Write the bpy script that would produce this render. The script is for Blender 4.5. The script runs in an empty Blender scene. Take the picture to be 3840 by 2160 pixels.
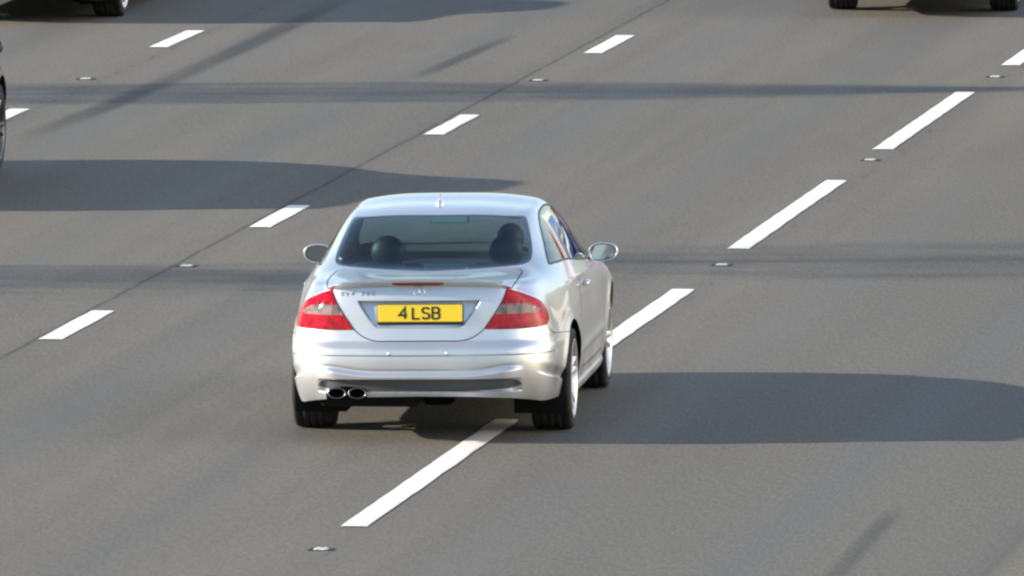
import bpy, bmesh, math, random
import numpy as np
from mathutils import Vector, Matrix
from mathutils.geometry import delaunay_2d_cdt

# ---------------------------------------------------------------- camera, sky, sun, exposure
sc = bpy.context.scene
col = sc.collection
R = math.radians
CAM_H, CAM_PITCH = 8.949, .088646
cam = bpy.data.objects.new('camera', bpy.data.cameras.new('camera'))
cam.location = (0, 0, CAM_H); cam.rotation_euler = (R(90)-CAM_PITCH, 0, 0)
cam.data.sensor_width = 36; cam.data.lens = 519.1
cam.data.clip_start = 1; cam.data.clip_end = 5000
col.objects.link(cam); sc.camera = cam

SUN_EL, SHADOW_AZ = R(17.4), R(4.0)                    # shadows run to +X, a touch away from the lens
sdir = Vector((math.cos(SUN_EL)*math.cos(SHADOW_AZ), math.cos(SUN_EL)*math.sin(SHADOW_AZ), -math.sin(SUN_EL)))
world = bpy.data.worlds.new('World'); sc.world = world; world.use_nodes = True
wn = world.node_tree; wn.nodes.clear()
sky = wn.nodes.new('ShaderNodeTexSky'); sky.sky_type = 'NISHITA'; sky.sun_disc = False
sky.sun_elevation = SUN_EL; sky.sun_rotation = math.atan2(sdir.x, -sdir.y)
sky.air_density = 1.0; sky.dust_density = 1.3; sky.ozone_density = 1.0
bg = wn.nodes.new('ShaderNodeBackground'); bg.inputs['Strength'].default_value = .125
wo = wn.nodes.new('ShaderNodeOutputWorld')
wn.links.new(sky.outputs[0], bg.inputs[0]); wn.links.new(bg.outputs[0], wo.inputs[0])
sun = bpy.data.objects.new('sun', bpy.data.lights.new('sun', 'SUN'))
sun.data.energy = 4.2; sun.data.angle = R(.65); sun.data.color = (1.0, .88, .71)
sun.rotation_euler = sdir.to_track_quat('-Z', 'Y').to_euler(); sun.location = (-60, 60, 40)
col.objects.link(sun)
sc.view_settings.view_transform = 'Standard'; sc.view_settings.look = 'None'
sc.view_settings.exposure = 1.35; sc.view_settings.gamma = 1
sc.view_settings.use_curve_mapping = False
sc.cycles.use_denoising = True
sc.cycles.max_bounces = 8; sc.cycles.transparent_max_bounces = 16
sc.cycles.caustics_reflective = False; sc.cycles.caustics_refractive = False
sc.cycles.filter_width = 2.4

# ---------------------------------------------------------------- helpers
def link(name, me, mat=None, parent=None, smooth=True):
    o = bpy.data.objects.new(name, me); col.objects.link(o)
    if mat is not None:
        for m in (mat if isinstance(mat, (list, tuple)) else [mat]): me.materials.append(m)
    if parent is not None: o.parent = parent
    if smooth: me.shade_smooth()
    return o
def from_np(name, V, F, mat=None, parent=None, smooth=True):
    me = bpy.data.meshes.new(name); me.from_pydata([tuple(map(float, v)) for v in V], [], [tuple(map(int, f)) for f in F]); me.update()
    return link(name, me, mat, parent, smooth)
def from_bm(name, bm, mat=None, parent=None, smooth=True):
    bmesh.ops.recalc_face_normals(bm, faces=bm.faces)
    me = bpy.data.meshes.new(name); bm.to_mesh(me); bm.free()
    return link(name, me, mat, parent, smooth)
def tag(o, label=None, cat=None, group=None, kind=None):
    for k, v in (('label', label), ('category', cat), ('group', group), ('kind', kind)):
        if v: o[k] = v
    return o
def empty(name, loc=(0, 0, 0), rz=0):
    o = bpy.data.objects.new(name, None); col.objects.link(o); o.location = loc; o.rotation_euler = (0, 0, rz)
    o.empty_display_size = .2
    return o
def rbox(bm, c, s, bev=.01, seg=2, mat=None):
    """bevelled box"""
    g = bmesh.ops.create_cube(bm, size=1); vs = g['verts']
    bmesh.ops.scale(bm, vec=s, verts=vs)
    es = list({e for v in vs for e in v.link_edges})
    if bev: 
        r = bmesh.ops.bevel(bm, geom=es, offset=bev, segments=seg, affect='EDGES', profile=.6)
        vs = list({v for f in r['faces'] for v in f.verts} | {v for v in vs if v.is_valid})
    if mat is not None: bmesh.ops.transform(bm, matrix=mat, verts=vs)
    bmesh.ops.translate(bm, vec=c, verts=vs)
    return vs
def lathe(bm, prof, n=48, axis='x', closed=False):
    """revolve (r, h) profile round the axis"""
    rings = []
    for k in range(n):
        a = 2*math.pi*k/n; c, s = math.cos(a), math.sin(a)
        if axis == 'x': rings.append([bm.verts.new((h, r*c, r*s)) for r, h in prof])
        elif axis == 'y': rings.append([bm.verts.new((r*c, h, r*s)) for r, h in prof])
        else: rings.append([bm.verts.new((r*c, r*s, h)) for r, h in prof])
    m = len(prof)
    for k in range(n):
        A, B = rings[k], rings[(k+1) % n]
        for i in range(m if closed else m-1): bm.faces.new((A[i], A[(i+1) % m], B[(i+1) % m], B[i]))
def tube(bm, pts, r, n=10, flat=1.0):
    pts = [Vector(p) for p in pts]; prev = None; rr = r if isinstance(r, (list, tuple)) else [r]*len(pts)
    for i, p in enumerate(pts):
        d = (pts[min(i+1, len(pts)-1)]-pts[max(i-1, 0)]).normalized()
        u = d.cross(Vector((0, 0, 1))); u = u.normalized() if u.length > 1e-3 else Vector((1, 0, 0)); w = d.cross(u)
        ring = [bm.verts.new(p+(u*math.cos(2*math.pi*k/n)+w*math.sin(2*math.pi*k/n)*flat)*rr[i]) for k in range(n)]
        if prev:
            for k in range(n): bm.faces.new((prev[k], prev[(k+1) % n], ring[(k+1) % n], ring[k]))
        else: bm.faces.new(ring[::-1])
        prev = ring
    bm.faces.new(prev)

# ---------------------------------------------------------------- materials
def mat(name, base=(.5, .5, .5), rough=.5, metal=0., coat=0., spec=.5, **kw):
    m = bpy.data.materials.new(name); m.use_nodes = True
    b = m.node_tree.nodes['Principled BSDF']
    b.inputs['Base Color'].default_value = (*base, 1); b.inputs['Roughness'].default_value = rough
    b.inputs['Metallic'].default_value = metal; b.inputs['Coat Weight'].default_value = coat
    b.inputs['Coat Roughness'].default_value = .03; b.inputs['Specular IOR Level'].default_value = spec
    for k, v in kw.items(): b.inputs[k.replace('_', ' ')].default_value = v
    return m
class NT:
    """small node-tree writer"""
    def __init__(s, m): s.t = m.node_tree; s.b = s.t.nodes['Principled BSDF']; s.o = s.t.nodes['Material Output']
    def n(s, typ, **kw):
        x = s.t.nodes.new(typ)
        for k, v in kw.items(): setattr(x, k, v)
        return x
    def l(s, a, b): s.t.links.new(a, b)
    def val(s, sock, v):
        if hasattr(v, 'is_linked') or isinstance(v, bpy.types.NodeSocket): s.l(v, sock)
        else: sock.default_value = v
    def math(s, op, a, b=0., c=None, clamp=False):
        x = s.n('ShaderNodeMath', operation=op, use_clamp=clamp); s.val(x.inputs[0], a); s.val(x.inputs[1], b)
        if c is not None: s.val(x.inputs[2], c)
        return x.outputs[0]
    def mr(s, v, a, b, c=0., d=1., smooth=True):
        x = s.n('ShaderNodeMapRange', interpolation_type='SMOOTHSTEP' if smooth else 'LINEAR'); s.val(x.inputs['Value'], v)
        for k, q in zip(('From Min', 'From Max', 'To Min', 'To Max'), (a, b, c, d)): s.val(x.inputs[k], q)
        return x.outputs[0]
    def noise(s, vec, scale, detail=3., rough=.5):
        x = s.n('ShaderNodeTexNoise'); s.l(vec, x.inputs['Vector']); x.inputs['Scale'].default_value = scale
        x.inputs['Detail'].default_value = detail; x.inputs['Roughness'].default_value = rough
        return x.outputs['Fac']
    def vmul(s, vec, v):
        x = s.n('ShaderNodeVectorMath', operation='MULTIPLY'); s.l(vec, x.inputs[0]); x.inputs[1].default_value = v
        return x.outputs[0]
    def mix(s, f, a, b, mode='MIX'):
        x = s.n('ShaderNodeMix', data_type='RGBA', blend_type=mode); s.val(x.inputs[0], f)
        for i, q in ((6, a), (7, b)):
            if isinstance(q, bpy.types.NodeSocket): s.l(q, x.inputs[i])
            else: x.inputs[i].default_value = (*q, 1) if len(q) == 3 else q
        return x.outputs[2]

def paint(name, base, rough=.3, metal=.9, flake=.06, coat=1.0):
    """metallic car paint under clear coat, faint flake and road film"""
    m = mat(name, base, rough, metal, coat=coat); t = NT(m); t.b.inputs['Coat Roughness'].default_value = .06
    tc = t.n('ShaderNodeTexCoord').outputs['Object']
    fl = t.noise(tc, 900., 1.); film = t.noise(tc, 2.3, 4.)
    c = t.mix(t.mr(fl, .3, .7), tuple(k*(1-flake) for k in base), tuple(min(1, k*(1+flake)) for k in base))
    sep = t.n('ShaderNodeSeparateXYZ'); t.l(tc, sep.inputs[0])
    dirt = t.math('MULTIPLY', t.mr(sep.outputs[2], .52, .22), t.mr(film, .35, .75), clamp=True)
    c = t.mix(t.math('MULTIPLY', dirt, .45), c, (.16, .145, .125))
    t.l(c, t.b.inputs['Base Color'])
    t.l(t.math('ADD', t.math('MULTIPLY', dirt, .25), t.mr(film, .3, .8, rough-.03, rough+.05)), t.b.inputs['Roughness'])
    t.l(t.math('MULTIPLY', coat, t.math('SUBTRACT', 1., t.math('MULTIPLY', dirt, .7))), t.b.inputs['Coat Weight'])
    return m
def glass(name, tint, refl_rough=.0, ior=1.5, body=None):
    """thin tinted pane: fresnel reflection over tinted transparency"""
    m = bpy.data.materials.new(name); m.use_nodes = True; t = m.node_tree; t.nodes.clear()
    o = t.nodes.new('ShaderNodeOutputMaterial'); mx = t.nodes.new('ShaderNodeMixShader')
    lw = t.nodes.new('ShaderNodeLayerWeight'); p5 = t.nodes.new('ShaderNodeMath'); p5.operation = 'POWER'; p5.inputs[1].default_value = 5.
    fr = t.nodes.new('ShaderNodeMath'); fr.operation = 'MULTIPLY_ADD'; r0 = ((ior-1)/(ior+1))**2*(1.0 if body else 1.6); fr.inputs[1].default_value = 1-r0; fr.inputs[2].default_value = r0
    t.links.new(lw.outputs['Facing'], p5.inputs[0]); t.links.new(p5.outputs[0], fr.inputs[0])
    tr = t.nodes.new('ShaderNodeBsdfTransparent'); tr.inputs[0].default_value = (*tint, 1)
    gl = t.nodes.new('ShaderNodeBsdfGlossy'); gl.inputs['Roughness'].default_value = refl_rough; gl.inputs[0].default_value = (1, 1, 1, 1)
    src = tr.outputs[0]
    if body:                                            # a little dust and body colour in the lens
        df = t.nodes.new('ShaderNodeBsdfDiffuse'); df.inputs[0].default_value = (*body[0], 1)
        m2 = t.nodes.new('ShaderNodeMixShader'); m2.inputs[0].default_value = body[1]
        t.links.new(tr.outputs[0], m2.inputs[1]); t.links.new(df.outputs[0], m2.inputs[2]); src = m2.outputs[0]
    t.links.new(fr.outputs[0], mx.inputs[0]); t.links.new(src, mx.inputs[1]); t.links.new(gl.outputs[0], mx.inputs[2])
    t.links.new(mx.outputs[0], o.inputs[0])
    return m

M = {}
M['silver'] = paint('silver_paint', (.655, .672, .705), .42, .82, .07, .9)
M['black_paint'] = paint('black_paint', (.012, .012, .014), .35, .3)
M['grey_paint'] = paint('dark_grey_paint', (.06, .065, .07), .35, .7)
M['blue_paint'] = paint('dark_blue_paint', (.02, .03, .055), .35, .6)
M['trim'] = mat('black_trim', (.016, .016, .017), .45)
M['gap'] = mat('panel_gap_shadow', (.012, .012, .013), .8, spec=.1)
M['insert'] = mat('grey_valance_plastic', (.075, .075, .078), .5)
M['chrome'] = mat('chrome', (.82, .82, .84), .08, 1.)
M['pipe'] = mat('brushed_exhaust_steel', (.42, .42, .42), .32, 1.)
M['soot'] = mat('exhaust_soot', (.008, .008, .008), .9, spec=.1)
M['under'] = mat('underbody_coating', (.012, .012, .012), .9, spec=.15)
M['cabin'] = mat('dark_cabin_plastic', (.020, .022, .024), .6)
M['leather'] = mat('black_leather', (.018, .019, .021), .5)
M['liner'] = mat('grey_headlining', (.16, .16, .155), .9)
M['mirror'] = mat('mirror_glass', (.40, .46, .51), .04, 1.)
M['dim_mirror'] = mat('anti_dazzle_mirror', (.30, .34, .37), .05, 1.)
M['rim'] = mat('silver_alloy', (.68, .69, .71), .34, .8, coat=.5)
M['dark_rim'] = mat('dark_alloy', (.10, .10, .11), .35, .8)
M['disc'] = mat('brake_disc_steel', (.30, .29, .28), .4, 1.)
M['glass_rear'] = glass('heated_rear_glass', (.46, .65, .68))
M['glass_side'] = glass('side_glass', (.50, .62, .60))
M['glass_front'] = glass('windscreen_glass', (.84, .92, .90))
M['frit'] = mat('black_glass_border', (.006, .008, .010), .05, coat=1.)
def lens(name, tint, body, amount, flute):
    m = glass(name, tint, .05, 1.36, (body, amount)); t = m.node_tree
    tc = t.nodes.new('ShaderNodeTexCoord'); w = t.nodes.new('ShaderNodeTexWave'); w.wave_type = 'BANDS'; w.bands_direction = 'X'; w.inputs['Scale'].default_value = flute
    n = t.nodes.new('ShaderNodeTexNoise'); n.inputs['Scale'].default_value = 26.; n.inputs['Detail'].default_value = 2.
    mr = t.nodes.new('ShaderNodeMapRange'); mr.inputs['From Min'].default_value = .35; mr.inputs['From Max'].default_value = .68; mr.inputs['To Min'].default_value = amount*.55; mr.inputs['To Max'].default_value = min(1, amount*1.6)
    bp_ = t.nodes.new('ShaderNodeBump'); bp_.inputs['Strength'].default_value = .25; bp_.inputs['Distance'].default_value = .004
    t.links.new(tc.outputs['Object'], w.inputs['Vector']); t.links.new(tc.outputs['Object'], n.inputs['Vector']); t.links.new(w.outputs['Fac'], bp_.inputs['Height'])
    t.links.new(n.outputs['Fac'], mr.inputs['Value'])
    for x in t.nodes:
        if x.type == 'MIX_SHADER' and x.inputs[2].links[0].from_node.type == 'BSDF_DIFFUSE': t.links.new(mr.outputs[0], x.inputs[0])
        if x.type == 'BSDF_DIFFUSE': t.links.new(bp_.outputs[0], x.inputs['Normal'])
    return m
M['lens_red'] = lens('red_lens', (.72, .006, .026), (.52, .003, .020), .74, 60.)
M['lens_clear'] = lens('clear_lens', (.92, .80, .78), (.62, .48, .46), .22, 40.)
M['brake'] = mat('brake_lamp_red', (.30, .006, .012), .15, coat=.6)
M['plate'] = mat('yellow_plate', (.84, .60, .012), .35, coat=.3)
M['plate_ink'] = mat('plate_black', (.025, .02, .015), .5)
M['skin'] = mat('skin', (.42, .26, .19), .5)
M['cloth'] = mat('dark_jacket', (.018, .02, .026), .9)
M['hair'] = mat('dark_hair', (.015, .012, .010), .6)
M['belt'] = mat('seat_belt_webbing', (.12, .12, .12), .8)
# rubber with dusty tread
def rubber():
    m = mat('tyre_rubber', (.018, .018, .019), .75, spec=.25); t = NT(m)
    tc = t.n('ShaderNodeTexCoord').outputs['Object']
    f = t.noise(tc, 9., 4.)
    t.l(t.mix(t.mr(f, .35, .7), (.013, .013, .014), (.030, .029, .027)), t.b.inputs['Base Color'])
    return m
M['rubber'] = rubber()
# lamp bowl: facetted bright reflector
def bowl():
    m = mat('lamp_reflector', (.62, .61, .60), .28, .75); t = NT(m)
    tc = t.n('ShaderNodeTexCoord').outputs['Object']
    w = t.n('ShaderNodeTexWave', wave_type='BANDS', bands_direction='X'); t.l(tc, w.inputs[0]); w.inputs['Scale'].default_value = 42.; w.inputs['Distortion'].default_value = 0.
    w2 = t.n('ShaderNodeTexWave', wave_type='BANDS', bands_direction='Z'); t.l(tc, w2.inputs[0]); w2.inputs['Scale'].default_value = 55.
    bp_ = t.n('ShaderNodeBump'); bp_.inputs['Strength'].default_value = .5; bp_.inputs['Distance'].default_value = .01
    t.l(t.math('ADD', w.outputs['Fac'], w2.outputs['Fac']), bp_.inputs['Height']); t.l(bp_.outputs[0], t.b.inputs['Normal'])
    return m
M['bowl'] = bowl()
# ---------- car surface: smooth analytic shells in car space (x right, y forward from the tail, z up) ----------
def nspl(k, q):
    """natural cubic spline as a matrix: knots k -> samples q"""
    k = np.asarray(k, float); q = np.asarray(q, float); n = len(k); h = np.diff(k)
    A = np.zeros((n, n)); B = np.zeros((n, n)); A[0, 0] = A[-1, -1] = 1
    for i in range(1, n - 1):
        A[i, i-1] = h[i-1]; A[i, i] = 2*(h[i-1]+h[i]); A[i, i+1] = h[i]
        B[i, i-1] = 6/h[i-1]; B[i, i] = -6/h[i-1]-6/h[i]; B[i, i+1] = 6/h[i]
    M = np.linalg.solve(A, B)
    i = np.clip(np.searchsorted(k, q, side='right')-1, 0, n-2); hh = h[i]
    a = (k[i+1]-q)/hh; b = (q-k[i])/hh; I = np.eye(n)
    return (a[:, None]*I[i] + b[:, None]*I[i+1]
            + ((a**3-a)*hh**2/6)[:, None]*M[i] + ((b**3-b)*hh**2/6)[:, None]*M[i+1])

def sst(a, b, x):
    t = np.clip((x-a)/(b-a), 0, 1); return t*t*(3-2*t)

# half width of the side at height z (rows) and length y (columns)
WZ = [.16, .22, .28, .34, .42, .53, .60, .67, .75, .82, .88, .93, .98]
WY = [.30, .50, .80, 1.085, 1.5, 2.2, 3.0, 3.5, 3.8, 4.15]
WT = np.array([
 [0.698, 0.734, 0.764, 0.790, 0.810, 0.815, 0.819, 0.820, 0.812, 0.763],
 [0.720, 0.764, 0.800, 0.825, 0.835, 0.838, 0.842, 0.840, 0.837, 0.783],
 [0.742, 0.784, 0.820, 0.845, 0.850, 0.852, 0.856, 0.855, 0.852, 0.798],
 [0.760, 0.794, 0.832, 0.858, 0.860, 0.858, 0.862, 0.865, 0.864, 0.813],
 [0.774, 0.804, 0.840, 0.866, 0.866, 0.862, 0.866, 0.871, 0.872, 0.828],
 [0.778, 0.806, 0.842, 0.870, 0.870, 0.866, 0.870, 0.874, 0.876, 0.833],
 [0.776, 0.801, 0.836, 0.860, 0.868, 0.868, 0.872, 0.874, 0.874, 0.830],
 [0.772, 0.794, 0.824, 0.851, 0.865, 0.868, 0.872, 0.872, 0.870, 0.823],
 [0.754, 0.778, 0.812, 0.840, 0.858, 0.864, 0.867, 0.867, 0.860, 0.808],
 [0.730, 0.760, 0.797, 0.826, 0.846, 0.854, 0.857, 0.852, 0.837, 0.783],
 [0.700, 0.738, 0.780, 0.810, 0.832, 0.840, 0.842, 0.835, 0.812, 0.753],
 [0.665, 0.710, 0.758, 0.790, 0.812, 0.820, 0.822, 0.810, 0.782, 0.718],
 [0.620, 0.675, 0.730, 0.765, 0.785, 0.795, 0.794, 0.780, 0.742, 0.678]])
Y0Z = [.16, .22, .30, .40, .50, .60, .70, .80, .90, .97, 1.0]
Y0V = [.16, .105, .060, .030, .020, .030, .048, .058, .076, .098, .11]
# columns around the plan, tail centre to nose centre; knots ~ metres along the outline
TK = np.array([0, .25, .45, .60, .71, .83, 1.02, 1.32, 1.60, 2.02, 2.72, 3.52, 4.02, 4.32, 4.68, 5.05, 5.35, 5.80])
TMAX = 5.80
def shellA(t, z):
    """lower shell at (t, z) -> xyz"""
    t = np.atleast_1d(np.asarray(t, float)); z = np.atleast_1d(np.asarray(z, float))
    zq = np.clip(z, .16, 1.0)
    y0 = nspl(Y0Z, zq) @ np.array(Y0V)
    ws = nspl(WZ, np.clip(zq, .16, .98)) @ WT                      # n x 10
    w3 = ws[:, 0]/.754
    n = len(t); cx_ = np.zeros((n, 18)); cy_ = np.zeros((n, 18))
    for i, (x, dy) in enumerate(((0, 0), (.25, .007), (.448, .030))):
        cx_[:, i] = x; cy_[:, i] = y0+dy
    cx_[:, 3] = .592*(.5+.5*w3); cy_[:, 3] = y0+.068
    cx_[:, 4] = .685*w3**.8; cy_[:, 4] = y0+.132
    for j, yy in enumerate(WY):
        cx_[:, 5+j] = ws[:, j]; cy_[:, 5+j] = yy
    cy_[:, 5] = .27+.5*(y0-.05); 
    nose = nspl([.16, .3, .45, .6, .75, 1.0], zq) @ np.array([4.50, 4.58, 4.62, 4.60, 4.52, 4.40])
    cx_[:, 15] = .64; cy_[:, 15] = nose-.17
    cx_[:, 16] = .38; cy_[:, 16] = nose-.04
    cx_[:, 17] = 0; cy_[:, 17] = nose
    M = nspl(TK, t)
    x = (M*cx_).sum(1); y = (M*cy_).sum(1)
    M2 = nspl(TK, np.clip(t+.004, 0, TMAX)); M1 = nspl(TK, np.clip(t-.004, 0, TMAX))
    tx = ((M2-M1)*cx_).sum(1); ty = ((M2-M1)*cy_).sum(1); L = np.hypot(tx, ty)+1e-9
    nx, ny = ty/L, -tx/L                                            # outward normal in plan
    d = detail(t, z, x, y)
    return np.stack([x+nx*d, y+ny*d, z], 1)

def detail(t, z, x, y):
    ax = np.abs(x); rear = 1-sst(.95, 1.45, t)
    d = np.zeros_like(z)
    # bumper stands proud of lid and wings, soft ledge on top
    d += .026*(1-sst(.590, .640, z))*(1-.75*sst(.55, .95, t))*(1-sst(.9, 1.25, t))*sst(.12, .30, z)
    # moulding with a sharp lower edge
    d += .007*sst(.546, .551, z)*(1-sst(.575, .605, z))*(1-sst(1.1, 1.3, t))
    # lower ledge: the apron stands out below a sky-facing flank
    m = np.where(t < 1.2, 1-sst(.50, .64, ax), 0)
    zl = .420+.034*sst(.22, .62, ax)**1.5
    d += .024*(1-sst(zl-.002, zl+.027, z))*m*sst(.16, .26, z)
    d -= .004*np.exp(-((z-zl-.033)/.008)**2)*m
    # dark insert is let in (both ends taper)
    g = sst(.322, .328, z)*(1-sst(.398, .404, z))*(1-sst(.565, .62, ax))*np.where(t < 1.2, 1, 0)
    d -= .028*g
    # fin at the bumper corner
    c = sst(.69, .86, t)*(1-sst(1.28, 1.34, t)); zf = np.interp(t, [.672, .80, 1.2, 1.4], [.440, .402, .338, .30])
    d -= .014*sst(zf-.001, zf+.014, z)*(1-sst(zf+.020, zf+.085, z))*c
    # lid: number plate recess
    hw = .262+.118*np.clip((z-.715)/.162, 0, 1)**.8
    rec = sst(0, .013, hw-t)*sst(0, .008, .877-z)*sst(.712, .722, z)*np.where(t < .6, 1, 0)
    d -= rec*(.006+.034*np.clip((z-.715)/.162, 0, 1))
    # lid: shadow gap under the lip
    d -= .012*sst(.962, .975, z)*(1-sst(.50, .57, ax))*np.where(t < .6, 1, 0)
    # wheel arch lips
    for yc, zc in ((1.085, .315), (3.80, .315)):
        r = np.hypot(y-yc, z-zc)
        d += .013*np.exp(-((r-.352)/.045)**2)*sst(.2, .5, z)*np.where((t > 1.05) & (t < 5), 1, 0)
    # swage low on the doors and sill blade
    s = sst(1.95, 2.1, t)*(1-sst(3.75, 3.9, t))
    d += .012*np.exp(-((z-.43)/.03)**2)*s
    d += .022*(1-sst(.225, .26, z))*s
    return d

TC = .775                                                           # column where lip turns into shoulder
def ztop(t):
    k = [0, .25, .45, .56, .66, .74, .775, .83, 1.02, 1.32, 1.60, 2.02, 2.72, 3.52, 4.02, 4.32, 4.68, 5.05, 5.35, 5.80]
    v = [.972, .970, .963, .955, .935, .909, .895, .886, .880, .884, .890, .893, .878, .822, .766, .718, .665, .625, .605, .595]
    return np.interp(t, k, v) if np.isscalar(t) else nspl(k, t) @ np.array(v)
# upper shell: stations x columns (edge -> centre), half car; column 0 and station 0 are bent onto the lower shell
BT = [.775, 1.0, 1.30, 1.66, 2.10, 2.62, 3.25, 3.92, 4.50, 5.12]     # where each station leaves the lower shell
BS = np.array([
 [(.67,.24,.895), (.645,.185,.926), (.575,.125,.960), (.45,.088,.984), (.25,.069,.997), (0,.062,1.002)],
 [(.735,.47,.88), (.706,.45,.930), (.642,.42,.976), (.46,.38,.996), (.25,.37,1.001), (0,.36,1.003)],
 [(.776,.78,.884), (.744,.80,.938), (.668,.84,.990), (.560,.84,1.008), (.32,.78,1.006), (0,.75,1.004)],
 [(.811,1.14,.891), (.772,1.17,.946), (.668,1.20,1.050), (.578,1.12,1.087), (.33,1.03,1.098), (0,1.0,1.102)],
 [(.827,1.58,.893), (.795,1.60,.944), (.642,1.58,1.172), (.524,1.46,1.256), (.31,1.40,1.279), (0,1.38,1.285)],
 [(.835,2.10,.885), (.810,2.10,.925), (.642,2.08,1.208), (.516,1.98,1.312), (.31,1.94,1.334), (0,1.92,1.340)],
 [(.840,2.75,.85), (.813,2.75,.890), (.664,2.68,1.165), (.515,2.55,1.298), (.31,2.53,1.324), (0,2.52,1.330)],
 [(.845,3.4,.785), (.815,3.36,.845), (.748,3.30,.905), (.655,3.19,1.00), (.38,3.27,1.01), (0,3.30,1.01)],
 [(.82,3.98,.695), (.79,3.98,.755), (.70,3.95,.815), (.55,3.92,.845), (.3,3.93,.86), (0,3.94,.865)],
 [(.60,4.45,.62), (.52,4.48,.65), (.42,4.50,.67), (.3,4.51,.682), (.15,4.525,.69), (0,4.53,.692)]])
BAK = np.array([0, .26, .62, .95, 1.36, 1.92, 2.54, 3.22, 3.85, 4.42]); AMAX = 4.42
BBK = np.array([0, .07, .20, .36, .62, .95]); BMAX = .95
_bb = np.concatenate([BBK, 2*BMAX-BBK[-2::-1]])
_ctl = np.concatenate([BS, BS[:, -2::-1]*np.array([-1, 1, 1])], 1)
_btk = np.array(BT)
def topA(t):
    t = np.atleast_1d(t); return shellA(t, ztop(t))
_t0 = np.linspace(0, TC, 80); _x0 = topA(_t0)[:, 0]
def shellB(a, b):
    """upper shell at (a, b): a runs tail to nose, b runs shoulder to centre line"""
    a = np.atleast_1d(np.asarray(a, float)); b = np.atleast_1d(np.asarray(b, float))
    Ma = nspl(BAK, a); Mb = nspl(_bb, b)
    P = np.einsum('ni,nj,ijk->nk', Ma, Mb, _ctl)
    E = Ma @ _ctl[:, 0]
    P += (topA(Ma @ _btk)-E)*(np.clip(1-b/.16, 0, 1)**2*(1+2*np.clip(b/.16, 0, 1)))[:, None]
    # tail edge meets the lower shell beside the lid
    k = np.where(a < .22)[0]
    if len(k):
        Q = Mb[k] @ _ctl[0]
        Q = Q+(topA([TC])-_ctl[0, 0])*(np.clip(1-b[k]/.16, 0, 1)**2*(1+2*np.clip(b[k]/.16, 0, 1)))[:, None]
        T = topA(np.interp(Q[:, 0], _x0, _t0))
        w = (1-sst(.19, .27, b[k]))*(1-sst(0, .22, a[k]))
        P[k] += (T-Q)*w[:, None]
    return P
# ---------------------------------------------------------------- road and ground
TH = .13851                                             # road heading, clockwise from +Y
ORG = Vector((-.976, 85.56, 0))                         # on the left edge of the hazard line
RD, RN = Vector((math.sin(TH), math.cos(TH), 0)), Vector((math.cos(TH), -math.sin(TH), 0))
def road_pt(lat, along, z=0): return ORG+RN*lat+RD*along+Vector((0, 0, z))

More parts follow.
